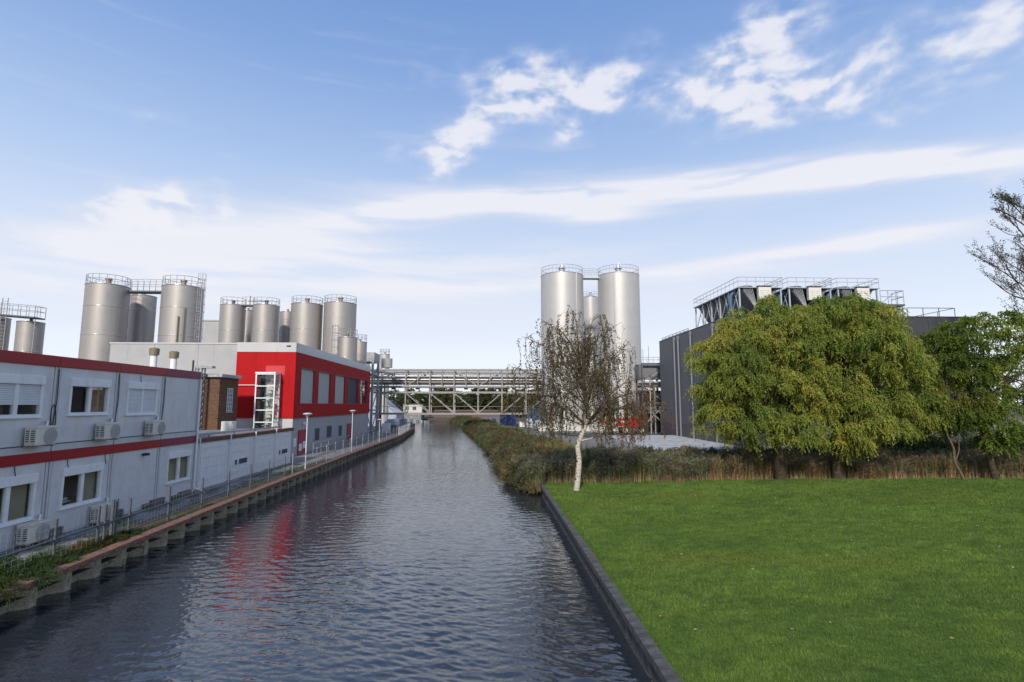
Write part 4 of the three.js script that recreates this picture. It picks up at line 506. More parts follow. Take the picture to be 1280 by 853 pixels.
function shipBox(x0, x1, y1, z, d, m, name, label) { const c = thing(name, label, 'container', [(x0 + x1) / 2, .8, z - d / 2]); const n = Math.round((x1 - x0) / .3); part('walls', m, c, [box(x0, x1, .8, y1, z, z - d), ...Array.from({ length: n }, (_, k) => box(x0 + (k + .15) * (x1 - x0) / n, x0 + (k + .7) * (x1 - x0) / n, .95, y1 - .15, z, z + .05))]); part('corner_post', m, c, box(x0 - .03, x0 + .12, .8, y1 + .03, z + .06, z - .1)); part('corner_post', m, c, box(x1 - .12, x1 + .03, .8, y1 + .03, z + .06, z - .1)); part('roof_rail', m, c, [box(x0 + .12, x1 - .12, y1 - .1, y1 + .04, z + .07, z - .05)]); return c; }
{ const c = shipBox(2.3, 5.2, 3.5, -104, 3.2, M.blue, 'blue_container', 'deep blue steel container standing under the bridge'); part('sign_plate', M.paleBlue, c, box(3.0, 4.2, 3.0, 3.25, -103.94, -103.92)); }
shipBox(6.9, 9.6, 4.2, -94.5, 3, M.teal, 'teal_container', 'muted blue container beside the left bright silo');
seed = 71; [[1.1, -108, .9, 1.2, 'cream', 'cream sack pallet left of the deep blue container'], [7.0, -92.4, 1.0, 1.5, 'paleBlue', 'pale blue drum box before the muted blue container'], [8.4, -91.6, 1.1, 1.3, 'hallWhite', 'white pallet box before the muted blue container'], [5.9, -95, .9, .9, 'cream', 'cream low box near the bridge leg']].forEach(([x, z, w, h, m, l]) => { const c = thing('pallet_box', l, 'storage box', [x, .8, z], 'boxes in the yard'); part('load', M[m], c, rbox(x - w / 2, x + w / 2, .95, .95 + h, z - w / 2, z + w / 2, .06)); part('pallet', M.edging, c, [box(x - w / 2 - .05, x + w / 2 + .05, .8, .94, z - w / 2 - .05, z + w / 2 + .05)]); });

// ---------------------------------------------------------------- plants
class Leaves { // many small folded leaves in one geometry
  constructor() { this.p = []; this.c = []; this.i = []; }
  add(x, y, z, dx, dy, dz, len, wid, col, roll = rnd() * 6.283) { // a pointed leaf from (x,y,z) along d
    const l = Math.hypot(dx, dy, dz) || 1; dx /= l; dy /= l; dz /= l; let ax = -dz, ay = 0, az = dx; let q = Math.hypot(ax, az); if (q < 1e-3) { ax = 1; az = 0; q = 1; } ax /= q; az /= q;
    const bx = dy * az - dz * ay, by = dz * ax - dx * az, bz = dx * ay - dy * ax, c = Math.cos(roll) * wid / 2, s = Math.sin(roll) * wid / 2, sx = ax * c + bx * s, sy = ay * c + by * s, sz = az * c + bz * s, b = this.p.length / 3, m = .45 * len;
    this.p.push(x, y, z, x + dx * m + sx, y + dy * m + sy, z + dz * m + sz, x + dx * len, y + dy * len, z + dz * len, x + dx * m - sx, y + dy * m - sy, z + dz * m - sz);
    for (let k = 0; k < 4; k++) this.c.push(col[0], col[1], col[2]); this.i.push(b, b + 1, b + 2, b, b + 2, b + 3);
  }
  blade(x, y, z, h, w, a, bend, c0, c1, seg = 3) { // an arching grass or reed blade, colour from foot to tip
    const b = this.p.length / 3, ca = Math.cos(a), sa = Math.sin(a);
    for (let k = 0; k <= seg; k++) { const t = k / seg, r = bend * t * t, yy = y + h * (t - .25 * t * t * Math.min(1, bend / h)), ww = w * (1 - t * .85) / 2; for (const s of [-1, 1]) { this.p.push(x + ca * r - sa * ww * s, yy, z + sa * r + ca * ww * s); const m = c1 ? smooth(.25, .6, t) : 0; for (let j = 0; j < 3; j++) this.c.push(c1 ? lerp(c0[j], c1[j], m) : c0[j]); } }
    for (let k = 0; k < seg; k++) { const o = b + k * 2; this.i.push(o, o + 1, o + 2, o + 1, o + 3, o + 2); }
  }
  geo() { const g = new THREE.BufferGeometry(); g.setAttribute('position', new THREE.Float32BufferAttribute(this.p, 3)); g.setAttribute('color', new THREE.Float32BufferAttribute(this.c, 3)); g.setIndex(this.i); g.computeVertexNormals(); return g; }
}
function crownPart(parent, leaves, name = 'crown') { const g = leaves.geo(), b = bases.get(parent); g.translate(-b.x, -b.y, -b.z); const m = shadows(new THREE.Mesh(g, M.leaf)); m.name = name; m.userData.kind = 'stuff'; parent.add(m); return m; }
const mixc = (a, b, t) => [lerp(a[0], b[0], t), lerp(a[1], b[1], t), lerp(a[2], b[2], t)], jit = (c, a = .2) => { const k = 1 + rr(-a, a); return [c[0] * k * (1 + rr(-.08, .08)), c[1] * k, c[2] * k]; };
function woody(parent, material, trunk, r0, r1, limbs, name = 'trunk') { const t = part(name, material, parent, [tubeG(trunk, r0, r1, 10, 40)], false); if (limbs.length) { const l = part('limbs', material, parent, limbs.map(([pts, a, b]) => tubeG(pts, a, b, 6, 12)), false); l.userData.kind = 'stuff'; } return t; }
// tufts of leafy shoots spread over lobes; each tuft arches out and hangs
function lobedCrown(L, lobes, n, cols, o = {}) {
  const tips = [], inside = (x, y, z, s) => lobes.some(q => ((x - q[0]) / q[3]) ** 2 + ((y - q[1]) / q[4]) ** 2 + ((z - q[2]) / q[5]) ** 2 < s);
  const vol = lobes.map(q => q[3] * q[5] + q[3] * q[4]), tot = vol.reduce((a, b) => a + b);
  let guard = 0; while (tips.length < n && guard++ < n * 60) {
    let v = rnd() * tot, k = 0; while (v > vol[k] && k < lobes.length - 1) v -= vol[k++];
    const q = lobes[k], th = rnd() * 6.283, u = rr(-.85, 1), s = Math.sqrt(1 - u * u), inner = rnd() < (o.inner ?? .3), R = inner ? rr(.35, .8) : rr(.82, 1.02);
    const x = q[0] + Math.cos(th) * s * q[3] * R, y = q[1] + u * q[4] * R, z = q[2] + Math.sin(th) * s * q[5] * R;
    if (!inner && inside(x, y, z, .62)) continue; if (y < (o.floor ?? 1.2)) continue;
    const gap = (o.gap ?? .55) * (inner ? 1.2 : 1); if (tips.some(t => (t[0] - x) ** 2 + (t[1] - y) ** 2 + (t[2] - z) ** 2 < gap * gap)) continue;
    if (o.holes && PN.noise(x * .55 + 3, y * .55, z * .55) > o.holes) continue;
    tips.push([x, y, z, q, inner]);
  }
  for (const [x, y, z, q, inner] of tips) {
    const ox = (x - q[0]) / q[3], oz = (z - q[2]) / q[5], pal = PN.noise(x * .5, y * .5, z * .5) + rr(-.35, .35), base = pal > .12 ? mixc(cols[0], cols[1], clamp(pal * 1.6)) : mixc(cols[0], cols[2], clamp(-pal * 1.7)), sz = rr(.75, 1.3) * (o.size ?? 1), ns = Math.round((o.strands ?? 24) * (inner ? .6 : 1));
    for (let s = 0; s < ns; s++) {
      let a = rnd() * 6.283, dx = Math.cos(a) + ox * .9, dz = Math.sin(a) + oz * .9; const len = rr(.55, 1.25) * sz, up = rr(-.1, .5), jx = rr(-.28, .28) * sz, jy = rr(-.15, .28) * sz, jz = rr(-.28, .28) * sz, dr = o.droop ?? 1.0, spread = o.spread ?? .62, nl = Math.round(len / (o.step ?? .062)), tint = jit(base, .22), hang = rr(.75, 1.3);
      for (let k = 0; k < nl; k++) { const t = k / nl, e = .02, f = tt => [dx * spread * len * tt * (1 - .25 * tt), len * (up * tt - dr * hang * tt * tt), dz * spread * len * tt * (1 - .25 * tt)], p = f(t), p2 = f(t + e), tx = p2[0] - p[0], ty = p2[1] - p[1], tz = p2[2] - p[2], tl = Math.hypot(tx, ty, tz) || 1; const w = o.wild ?? .7; L.add(x + jx + p[0], y + jy + p[1], z + jz + p[2], tx / tl + rr(-w, w), ty / tl + rr(-w, w) - .2 * dr, tz / tl + rr(-w, w), (o.leaf ?? .15) * rr(.75, 1.25), (o.width ?? .042) * rr(.8, 1.3), jit(tint, .12)); }
    }
  }
  return tips;
}
function boughs(lobes, n, r0, r1, gap, floor) { // rounded masses of foliage set round the lobes
  const out = [], vol = lobes.map(q => q[3] * q[5] + q[3] * q[4]), tot = vol.reduce((a, b) => a + b); let guard = 0;
  while (out.length < n && guard++ < n * 80) { let v = rnd() * tot, k = 0; while (v > vol[k] && k < lobes.length - 1) v -= vol[k++]; const q = lobes[k], th = rnd() * 6.283, u = rr(-.8, 1), s = Math.sqrt(1 - u * u), r = rr(r0, r1), x = q[0] + Math.cos(th) * s * (q[3] - r * .6), y = q[1] + u * (q[4] - r * .6), z = q[2] + Math.sin(th) * s * (q[5] - r * .6); if (y - r * .7 < floor) continue; if (lobes.some(w => w !== q && ((x - w[0]) / w[3]) ** 2 + ((y - w[1]) / w[4]) ** 2 + ((z - w[2]) / w[5]) ** 2 < .45)) continue; if (out.some(t => Math.hypot(t[0] - x, t[1] - y, t[2] - z) < gap * (t[3] + r))) continue; out.push([x, y, z, r, r * .82, r]); }
  return out;
}
function limbsTo(tips, trunk, h0, h1, every = 6, r = .07) { const out = [], c = new THREE.CatmullRomCurve3(trunk.map(p => V(...p))); tips.forEach((t, i) => { if (i % every) return; const s = c.getPointAt(clamp(rr(h0, h1))), e = V(t[0], t[1], t[2]), m = s.clone().lerp(e, .5).add(V(rr(-.3, .3), rr(.1, .7), rr(-.3, .3))); out.push([[s, m, e], r * rr(.6, 1.3), .012]); }); return out; }
// --- two willows
seed = 101;
const willowCols = [[.25, .29, .052], [.37, .355, .072], [.155, .22, .046]];
{
  const t = thing('willow_tree', 'left one of two broad yellow green willows on the lawn edge', 'tree', [17.2, .5, -31.7], 'pair of willows'), L = new Leaves(), trunk = [[17.2, .35, -31.7], [17.15, 1.4, -31.7], [17.0, 2.8, -31.8], [16.9, 5.5, -31.9], [17.1, 8.5, -32]];
  const lobes = [[16.1, 7.0, -32, 3.4, 3.3, 3.3], [14.5, 5.3, -31.5, 2.1, 2.3, 2.2], [17.7, 8.9, -32.2, 2.9, 2.45, 2.6], [17.3, 4.6, -30.7, 2.2, 2.2, 1.7], [16.6, 3.3, -30.9, 1.6, 1.5, 1.4], [15.6, 3.6, -31.2, 1.5, 1.4, 1.5]], tips = lobedCrown(L, [...boughs(lobes, 75, .75, 1.35, .76, 1.3), ...lobes.map(q => [q[0], q[1], q[2], q[3] * .5, q[4] * .5, q[5] * .5])], 900, willowCols, { strands: 20, leaf: .14, width: .056, floor: 1.5, gap: .25, droop: 1.0, size: .58, wild: .8, spread: .75, step: .055, inner: .12 }); crownPart(t, L);
  woody(t, M.bark, trunk, .34, .1, limbsTo(tips, trunk, .3, .95, 7));
}
{
  const t = thing('willow_tree', 'right one of two broad yellow green willows on the lawn edge', 'tree', [20.47, .5, -31.5], 'pair of willows'), L = new Leaves(), trunk = [[20.47, .35, -31.5], [20.5, 1.5, -31.5], [20.7, 3.2, -31.7], [21.3, 6, -32], [21.6, 8.8, -32]];
  const lobes = [[21.6, 8.2, -32, 3.3, 3.35, 3.2], [20.3, 9.4, -32.2, 2.3, 2.0, 2.2], [23.6, 6.7, -31.9, 2.4, 2.9, 2.5], [25.3, 4.8, -31.5, 1.9, 1.3, 1.8], [20.6, 4.6, -30.6, 2.2, 2.1, 1.6], [21.2, 3.3, -30.6, 1.8, 1.5, 1.4], [22.6, 4.3, -30.8, 1.7, 1.6, 1.5]], tips = lobedCrown(L, [...boughs(lobes, 85, .75, 1.35, .76, 1.3), ...lobes.map(q => [q[0], q[1], q[2], q[3] * .5, q[4] * .5, q[5] * .5])], 1000, willowCols, { strands: 20, leaf: .14, width: .056, floor: 1.5, gap: .25, droop: 1.0, size: .58, wild: .8, spread: .75, step: .055, inner: .12 }); crownPart(t, L);
  woody(t, M.bark, trunk, .28, .1, limbsTo(tips, trunk, .3, .95, 7));
}
// --- small crooked tree and the tree at the right edge
{
  const t = thing('small_tree', 'small dark green tree with thin crooked pale trunk', 'tree', [27.3, .5, -30.55]), L = new Leaves(), trunk = [[27.35, .4, -30.55], [27.15, 1.1, -30.6], [27.0, 1.6, -30.7], [27.1, 2.3, -30.8], [26.9, 3.4, -31], [27.3, 6, -31.4]];
  const tips = lobedCrown(L, [[28.0, 7.6, -32, 1.6, 2.0, 1.7], [27.9, 5.2, -31.8, 1.9, 2.3, 1.9], [26.6, 4.6, -32.0, 1.5, 1.9, 1.6]], 190, [[.12, .165, .026], [.19, .19, .034], [.07, .11, .02]], { strands: 22, leaf: .14, width: .065, droop: .65, wild: .9, floor: 2.0, gap: .38, size: .75 }); crownPart(t, L);
  woody(t, M.paleBark, trunk, .075, .03, [[[V(27.0, 1.6, -30.7), V(27.4, 2.2, -30.8), V(27.8, 3.2, -31.2)], .045, .012], ...limbsTo(tips, trunk, .5, .95, 6, .035)]);
}
{
  const t = thing('right_edge_tree', 'loose bright green tree at the right edge of the lawn', 'tree', [29.65, .5, -31.1]), L = new Leaves(), trunk = [[29.75, .35, -31.1], [29.55, 1.6, -31.1], [29.3, 2.9, -31.2], [29.9, 5, -31.6], [30.8, 7.6, -32]];
  const tips = lobedCrown(L, [[31.4, 9.0, -32, 2.7, 1.6, 2.0], [34.2, 7.6, -32, 2.6, 3.0, 2.2], [29.6, 7.2, -31.8, 1.6, 1.7, 1.4], [31.6, 4.2, -31.3, 3.2, 1.6, 1.8], [29.4, 3.3, -31, 1.4, 1.1, 1.2], [29.8, 9.0, -32, 1.6, 1.2, 1.4]], 230, [[.17, .235, .03], [.26, .29, .04], [.095, .145, .022]], { strands: 22, leaf: .14, width: .07, droop: .6, wild: .95, holes: .34, inner: .05, floor: 1.9, gap: .42, size: .75 }); crownPart(t, L);
  woody(t, M.bark, trunk, .2, .07, limbsTo(tips, trunk, .35, .95, 4, .06));
}
// --- tall sparse tree behind, at the right edge
{
  seed = 140; const t = thing('sparse_tree', 'tall sparse half bare tree rising behind the right edge', 'tree', [47.2, .8, -43]), L = new Leaves(), limbs = [], trunk = [[47.2, .6, -43], [47, 5, -43], [46.6, 11, -43], [46.8, 17, -43.2], [46.9, 22.5, -43.3]];
  const grow = (p, d, len, r, lev) => { const e = p.clone().addScaledVector(d, len).add(V(rr(-.1, .1), rr(0, .2), rr(-.1, .1)).multiplyScalar(len)), m = p.clone().lerp(e, .5).add(V(rr(-.08, .08), rr(-.06, .06), rr(-.08, .08)).multiplyScalar(len)); limbs.push([[p, m, e], r, Math.max(.008, r * .45)]);
    if (lev === 0) { for (let k = 0; k < 16; k++) { const q = p.clone().lerp(e, rr(.1, 1.05)); L.add(q.x + rr(-.12, .12), q.y + rr(-.12, .12), q.z + rr(-.12, .12), rr(-1, 1), rr(-.7, .5), rr(-1, 1), rr(.10, .17), rr(.06, .10), jit(mixc([.045, .06, .035], [.08, .085, .04], rnd()))); } return; }
    const n = lev === 2 ? 5 : 5; for (let k = 0; k < n; k++) { const q = p.clone().lerp(e, .3 + .7 * (k + rnd()) / n), nd = d.clone().multiplyScalar(.9).add(V(rr(-.75, .75), rr(.0, .5), rr(-.75, .75))).normalize(); grow(q, nd, len * rr(.38, .6), r * .45, lev - 1); } };
  const tc = new THREE.CatmullRomCurve3(trunk.map(p => V(...p))); for (let k = 0; k < 26; k++) { const s = .34 + .64 * k / 26, a = rnd() * 6.283, p = tc.getPointAt(s); grow(p, V(Math.cos(a) * .8 - .12, rr(.55, .95), Math.sin(a) * .8).normalize(), lerp(5.6, 2.4, (s - .34) / .64) * rr(.8, 1.1), .085, 2); }
  crownPart(t, L); const tr = part('trunk', M.twig, t, tubeG(trunk, .36, .05, 9, 40), false); const l = part('limbs', M.twig, t, limbs.map(([pts, a, b]) => tubeG(pts, a, b, 4, 4)), false); l.userData.kind = 'stuff';
}
// --- birch
{
  seed = 171; const t = thing('birch_tree', 'white trunked birch with sparse brown hanging twigs by the water', 'tree', [4.5, .5, -28.1]), L = new Leaves(), trunk = [[4.5, .35, -28.1], [4.62, 1.3, -28.1], [4.68, 2.1, -28.1], [4.62, 2.75, -28.1], [4.86, 3.4, -28.1], [5.16, 4.1, -28.15], [5.14, 5.1, -28.2], [5.0, 6.2, -28.2], [4.78, 7.3, -28.2], [4.75, 9.0, -28.2]], tc = new THREE.CatmullRomCurve3(trunk.map(p => V(...p))), limbs = [], twigs = [];
  const pal = [[.15, .11, .05], [.115, .12, .045], [.22, .115, .036], [.095, .072, .04]];
  const ends = [[1.7, 6.7, 1], [2.2, 8.3, .8], [3.2, 9.3, -.6], [4.4, 9.8, .4], [5.6, 9.6, -.4], [6.5, 9.0, .6], [7.3, 8.2, -.3], [8.0, 6.3, .9], [8.2, 5.5, -.7], [7.7, 4.6, .4], [2.2, 5.2, -.5], [3.2, 7.0, 1.6], [6.2, 7.2, 1.6], [5.0, 8.0, 1.7], [3.6, 8.3, -1.6], [6.6, 6.6, -1.8], [2.4, 6.2, -1.7], [4.2, 6.0, 2.0], [6.8, 5.0, 1.4], [5.6, 6.4, 2.1], [2.6, 4.4, .9], [3.6, 8.9, .9], [5.4, 8.8, 1.0], [8.3, 4.0, .2], [8.9, 4.9, .5], [8.7, 5.7, -.4], [1.5, 5.2, .3], [1.3, 4.6, -.4]];
  for (let [x, y, dz] of ends) { x = 4.9 + (x - 4.9) * 1.1;
    const s = tc.getPointAt(clamp((y - .5) / 8.7 * rr(.62, .8), .40, .95)), e = V(x, y, -28.15 + dz), m = s.clone().lerp(e, .5).add(V(rr(-.2, .2), rr(.3, .8), rr(-.2, .2))); limbs.push([[s, m, e], .055, .012]); const lc = new THREE.CatmullRomCurve3([s, m, e]), right = x > 7.2 && y < 6.6;
    for (let k = 0; k < 27; k++) {
      const p = lc.getPointAt(rr(.35, 1)), a = rnd() * 6.283, out = rr(.2, .75), p1 = p.clone().add(V(Math.cos(a) * out, rr(.0, .35), Math.sin(a) * out)), hang = rr(.7, 2.5), p2 = p1.clone().add(V(rr(-.2, .2), -hang * .5, rr(-.2, .2))), p3 = p1.clone().add(V(rr(-.3, .3), -hang, rr(-.3, .3))); if (p3.y < 2.2) continue; twigs.push([[p, p1, p2, p3], .010, .004]); const c = new THREE.CatmullRomCurve3([p, p1, p2, p3]), n = rnd() < .25 ? 2 : Math.round(hang * rr(22, 42)), base = right ? mixc(pal[2], pal[0], rnd() * .6) : pal[Math.floor(rnd() * 2.4) % 4 === 2 ? 3 : Math.floor(rnd() * 2.2)];
      for (let j = 0; j < n; j++) { const q = c.getPointAt(rr(.25, 1)); L.add(q.x + rr(-.05, .05), q.y + rr(-.05, .05), q.z + rr(-.05, .05), rr(-.8, .8), rr(-1, .1), rr(-.8, .8), rr(.07, .115), rr(.045, .07), jit(base, .35)); }
    } }
  crownPart(t, L); part('trunk', M.birchBark, t, tubeG(trunk, .16, .04, 12, 60), false); const br = part('branches', M.paleBark, t, limbs.map(([p, a, b]) => tubeG(p, a * .75, b, 6, 12)), false); br.userData.kind = 'stuff'; const l = part('limbs', M.birchBark, t, [tubeG([[4.72, 3.0, -28.1], [5.4, 3.2, -27.9], [6.3, 3.7, -27.8], [7.0, 3.75, -27.7]], .05, .012, 6, 12), tubeG([[5.1, 4.0, -28.1], [5.7, 4.4, -28.0], [6.5, 5.2, -28.0]], .05, .015, 6, 12)], false); l.userData.kind = 'stuff'; const w = part('twigs', M.twig, t, twigs.map(([p, a, b]) => tubeG(p, a, b, 3, 6)), false); w.userData.kind = 'stuff';
}
// --- far trees behind the bridge
{
  seed = 210; const protos = [0, 1, 2].map(v => { const L = new Leaves(); lobedCrown(L, [[0, 5.2, 0, 3.4, 3.2, 3.2], [-1.6, 4.2, .5, 2.6, 2.6, 2.4], [1.7, 4.4, -.3, 2.5, 2.7, 2.4], [0, 2.6, 0, 3.2, 2, 2.8]], 110, [[[.065, .085, .026], [.105, .11, .035], [.04, .055, .02]], [[.085, .085, .03], [.13, .105, .035], [.05, .055, .022]], [[.05, .075, .028], [.08, .1, .03], [.03, .045, .02]]][v], { strands: 12, leaf: .42, width: .2, step: .16, droop: .4, wild: 1, floor: .4, gap: .7, size: 1.3 }); return L.geo(); });
  const spots = [[-48.5, -182, 1.3, 2], [-41.5, -180, 1.25, 0], [-25, -180, 1.1, 0], [-14, -181, 1.2, 1], [-2.8, -181, 1.15, 2], [3, -178, 1.2, 1], [-52, -188, 1.15, 0], [-45, -196, 1.25, 1], [-38.5, -186, 1.2, 2], [-33, -192, 1.1, 0], [-28, -185, .95, 1], [-22.5, -190, 1.0, 2], [-17, -186, 1.22, 0], [-11.5, -192, 1.05, 2], [-6, -187, .95, 1], [0, -190, 1.15, 0], [5.5, -184, 1.05, 1], [10.5, -178, 1.1, 2], [16, -170, 1.1, 1], [21, -176, 1.2, 0], [6.5, -140, .85, 1], [11, -128, .9, 1], [14.5, -136, .95, 0]];
  spots.forEach(([x, z, s, v], i) => { const t = thing('distant_tree', i < 20 ? 'bushy tree in the distant row behind the bridge' : ['brown green yard tree nearest the deep blue container', 'brown green yard tree behind the left bright silo', 'olive green yard tree hidden behind the birch crown'][i - 20], 'tree', [x, .6, z], i < 20 ? 'distant trees behind the bridge' : 'trees beside the yard'); t.scale.setScalar(s); t.rotation.y = i * 1.7; const m = shadows(new THREE.Mesh(protos[v], M.leaf)); m.name = 'crown'; m.userData.kind = 'stuff'; t.add(m); const k = shadows(new THREE.Mesh(finish(cyl(0, 0, -.2, 4, .25, .12, 8)), M.bark)); k.name = 'trunk'; t.add(k); });
}
// --- stuff: reeds, bank plants, scrub, weeds, lawn grass
function scatter(name, label, category, geo, list, tilt = .08) { const m = new THREE.InstancedMesh(geo, M.grass, list.length), q = new THREE.Object3D(), c = new THREE.Color(); list.forEach(([x, y, z, s, sy, col], i) => { q.position.set(x, y, z); q.rotation.set(tilt * Math.sin(i * 12.9898), (i * 2.399) % 6.283, tilt * Math.cos(i * 78.233)); q.scale.set(s, sy, s); q.updateMatrix(); m.setMatrixAt(i, q.matrix); m.setColorAt(i, c.setRGB(...col)); }); m.name = numbered(name); m.userData = { label, category, kind: 'stuff' }; m.castShadow = m.receiveShadow = true; scene.add(m); return m; }
seed = 240;
function reedTuft(tan, green, plume) { const L = new Leaves(); for (let k = 0; k < 13; k++) { const a = rnd() * 6.283, r = Math.sqrt(rnd()) * .26, x = Math.cos(a) * r, z = Math.sin(a) * r, h = rr(1.0, 1.6), b = rnd() * 6.283, ln = rr(.05, .3); L.blade(x, 0, z, h, .018, b, ln, jit(tan, .25), jit(mixc(tan, green, .6), .2), 3); for (let j = 0; j < 5; j++) { const t = rr(.3, .95), aa = b + rr(-2.2, 2.2); L.blade(x + Math.cos(b) * ln * t * t, h * t, z + Math.sin(b) * ln * t * t, rr(.12, .32), .024, aa, rr(.15, .45), jit(t < .5 ? mixc(tan, green, .5) : green, .3), null, 2); } if (rnd() < plume) for (let j = 0; j < 12; j++) L.add(x + Math.cos(b) * ln, h * .96 + rr(0, .16), z + Math.sin(b) * ln, Math.cos(b) + rr(-.5, .5), rr(-.4, .7), Math.sin(b) + rr(-.5, .5), rr(.08, .18), .02, jit([.25, .235, .155], .25)); } return L.geo(); }
const tanC = [.46, .36, .21], reedG = [.155, .165, .08];
{
  const A = [], B = [], C = [];
  for (let i = 0; i < 5200; i++) { const x = 3.3 + Math.pow(rnd(), .9) * 40, z = -31.0 - .95 * smooth(11, 15, x) - PN.noise(x * .4, 1, 0) * .5 - PN.noise(x * 2.1, 4, 0) * .3 - Math.pow(rnd(), .8) * 3.3, near = z > -32.2, k = rr(.6, 1.2) * (.9 + .6 * PN.noise(x * .45, 5, z * .5)) * (.62 + .38 * smooth(-30.8, -32.2, z)) * (x > 17 ? .82 : 1); const it = [x, .42, z, rr(.8, 1.2), k, [rr(.8, 1.15), rr(.8, 1.12), rr(.8, 1.1)]]; (x > 13 && rnd() < .75) ? B.push(it) : A.push(it); }
  for (let i = 0; i < 900; i++) { const z = -29.4 - rnd() * 5, x = xAt(bankLine, z) + .3 + rnd() * 2.8; if (z > -30.9 && x > 2.9) continue; A.push([x, .25, z, 1, rr(.7, 1.05), [rr(.8, 1.1), rr(.8, 1.1), rr(.8, 1.1)]]); }
  scatter('reed_bed', 'grey green reeds with tan stems behind the lawn', 'reeds', reedTuft(tanC, reedG, .5), A, .16); scatter('dry_reeds', 'dry tan reed stems below the willows', 'reeds', reedTuft([.44, .30, .165], [.24, .19, .09], .15), B, .18);
}
function grassTuft(n, h0, h1, w, r, c0, c1, bend = .5) { const L = new Leaves(); for (let k = 0; k < n; k++) { const a = rnd() * 6.283, q = Math.sqrt(rnd()) * r; L.blade(Math.cos(a) * q, 0, Math.sin(a) * q, rr(h0, h1), w, rnd() * 6.283, rr(.1, bend) * h1, jit(c0, .25), c1 ? jit(c1, .25) : null, 3); } return L.geo(); }
function bushGeo(cols, n = 26) { const L = new Leaves(); lobedCrown(L, [[0, .45, 0, .75, .6, .75]], n, cols, { strands: 12, leaf: .11, width: .055, step: .075, droop: .5, wild: 1, floor: .05, gap: .2, size: .5, inner: .3 }); return L.geo(); }
{
  const g = [], b1 = [], b2 = [], b3 = [];
  for (let i = 0; i < 9000; i++) { const z = -30 - Math.pow(rnd(), 1.5) * 125, d = rnd() * (z > -60 ? 6.5 : 5.5), x = xAt(bankLine, z) + .1 + d, n = PN.noise(x * .25, 2, z * .18); if (z > -31.6 && x > 2.8) continue; const pal = n > .15 ? [1.25, 1.0, .8] : n < -.2 ? [.7, .95, .75] : [1, 1, 1]; g.push([x, Math.min(d < 1.5 ? .1 + d * .38 : .72, lerp(.36, .72, smooth(-31.2, -36, z))), z, rr(.8, 1.6), rr(.6, 1.3) * (d < .8 ? .8 : 1), pal.map(v => v * rr(.75, 1.2))]); }
  for (let i = 0; i < 520; i++) { const z = -30.5 - Math.pow(rnd(), 1.3) * 120, d = rr(.2, 5), x = xAt(bankLine, z) + d; if (z > -32.5 && x > 2.6) continue; const k = PN.noise(x * .2, 7, z * .12) + rr(-.3, .3), it = [x, Math.min(d < 1.2 ? .1 : .6, lerp(.3, .6, smooth(-31.2, -36, z))), z, rr(.5, 1.2), rr(.5, 1.25), [rr(.8, 1.2), rr(.8, 1.15), rr(.8, 1.1)]]; (k > .12 ? b2 : k < -.25 ? b3 : b1).push(it); }
  for (let i = 0; i < 420; i++) { const x = 7 + rnd() * 42, z = -35.5 - rnd() * 7; b1.push([x, .5, z, rr(.7, 1.4), rr(.6, 1.3) * (x > 24 ? 1.5 : .9), [rr(.6, .95), rr(.6, .95), rr(.6, .9)]]); }
  for (let i = 0; i < 1500; i++) { const x = 6 + rnd() * 42, z = -34.6 - rnd() * 8.5; g.push([x, .6, z, rr(.8, 1.5), rr(.7, 1.3), [rr(.7, 1), rr(.75, 1), rr(.7, 1)]]); }
  scatter('bank_grass', 'rough olive and brown grass along the right bank', 'grass', grassTuft(26, .45, .95, .022, .3, [.19, .16, .08], [.20, .195, .085], .8), g); scatter('bank_scrub', 'dark green scrub on the right bank', 'shrubs', bushGeo([[.085, .105, .04], [.13, .135, .055], [.06, .08, .03]]), b1); scatter('russet_scrub', 'russet brown bramble on the right bank', 'shrubs', bushGeo([[.13, .095, .052], [.165, .115, .062], [.09, .08, .042]]), b2); scatter('pale_scrub', 'grey green shrubs on the right bank', 'shrubs', bushGeo([[.11, .135, .075], [.15, .16, .09], [.07, .10, .045]]), b3);
}
{ // weeds on the left quay
  const w = [], q = []; for (let i = 0; i < 900; i++) { const z = -9 - Math.pow(rnd(), 1.2) * 32, x = xAt(quayLine, z) - .35 - rnd() * 2.6, dense = z > -15 ? 1 : PN.noise(x * .9, 3, z * .6) > -.05 ? 1 : 0; if (!dense) continue; w.push([x, .6, z, rr(.7, 1.4), rr(.35, 1.1) * (z > -16 ? 1.1 : .5), [rr(.8, 1.2), rr(.85, 1.2), rr(.7, 1.1)]]); }
  for (let i = 0; i < 90; i++) { const z = -10 - rnd() * 5.6, x = xAt(quayLine, z) - .05 - rnd() * 1.7; q.push([x, .55, z, rr(.22, .46), rr(.2, .46), [rr(.8, 1.3), rr(.9, 1.3), rr(.8, 1.1)]]); } for (let i = 0; i < 40; i++) { const z = -16 - rnd() * 3, x = xAt(quayLine, z) - .4 - rnd() * .7; q.push([x, .55, z, rr(.2, .4), rr(.15, .35), rnd() < .6 ? [2.0, .9, .6] : [1, 1, 1]]); }
  scatter('quay_weeds', 'green grassy weeds along the left quay edge', 'weeds', grassTuft(22, .18, .42, .014, .16, [.075, .095, .03], [.10, .135, .04], .8), w); scatter('quay_bramble', 'leafy weeds spilling over the left quay cap', 'weeds', bushGeo([[.06, .095, .028], [.12, .16, .05], [.04, .06, .02]]), q);
}
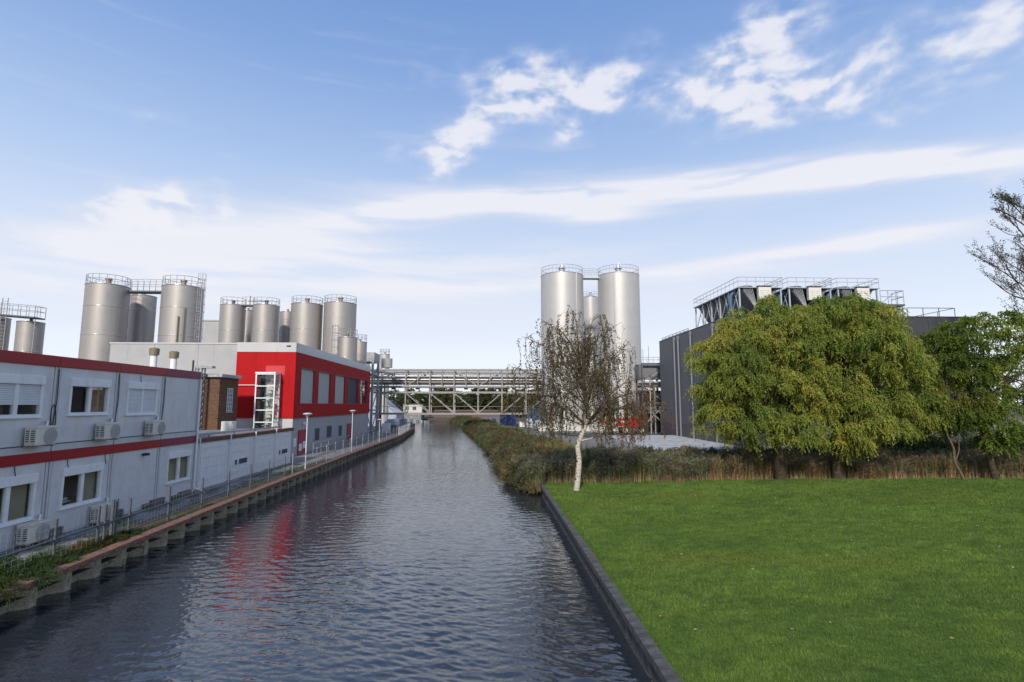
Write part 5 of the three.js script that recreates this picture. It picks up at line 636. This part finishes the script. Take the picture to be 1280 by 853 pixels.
{ // mown lawn
  const shade = q => q.f ??= rr(.7, 1.3); const A = [], B = []; const put = (n, z0, z1, s) => { for (let i = 0; i < n; i++) { const z = lerp(z0, z1, rnd()), xm = Math.min(46, 4 + -z * 1.15), x = 3.12 + rnd() * (xm - 3.12), p = fbm(x * .22, 1, z * .3, 3) + .55 * PN.noise(x * 1.1 + z * .5, 6, z * 2.0) + .6 * PN.noise(x * 3.1, 2, z * 4.4), k = clamp(.5 + p * 1.15), dry = smooth(.28, .5, PN.noise(x * .16 + 4, 9, z * .22)); const col = mixc(mixc([.74, .84, .70], [1.38, 1.32, 1.08], k), [1.6, 1.15, .9], dry * .45); (rnd() < .5 ? A : B).push([x, .495 + lawnY(x, z), z, s * rr(.8, 1.3), s * rr(.5, 1.15) * (.7 + .7 * k), col.map((v, _, q) => v * shade(q))]); } };
  for (let i = 0; i < 1500; i++) { const z = rr(-6, -29.3), x = rr(3.05, 3.22); A.push([x, .48, z, rr(.9, 1.8), rr(.9, 2.3), [1, 1.05, 1].map(v => v * rr(.7, 1.2))]); } put(62000, -5.5, -12, 1); put(70000, -12, -20, 1.3); put(60000, -20, -31.4, 1.7);
  const c0 = [.100, .168, .034], c1 = [.14, .225, .046]; scatter('lawn_grass', 'short mown green lawn grass', 'grass', grassTuft(9, .03, .065, .007, .07, c0, c1, 1.1), A); scatter('lawn_grass', 'slightly coarser tufts in the mown lawn', 'grass', grassTuft(10, .025, .08, .009, .08, [.088, .150, .034], [.155, .23, .056], 1.3), B);
  const F = new Leaves(); F.add(0, 0, 0, 1, .15, 0, .07, .05, [.5, .46, .3], .3); const f = []; for (let i = 0; i < 420; i++) { const z = -6 - Math.pow(rnd(), .8) * 25, x = 3.5 + rnd() * 30; f.push([x, .545 + lawnY(x, z), z, rr(.7, 1.4), 1, rnd() < .6 ? [1, 1, 1] : [.8, .6, .3]]); } scatter('fallen_leaves', 'small pale fallen leaves dotted over the lawn', 'leaves', F.geo(), f);
}
renderer.render(scene, camera);
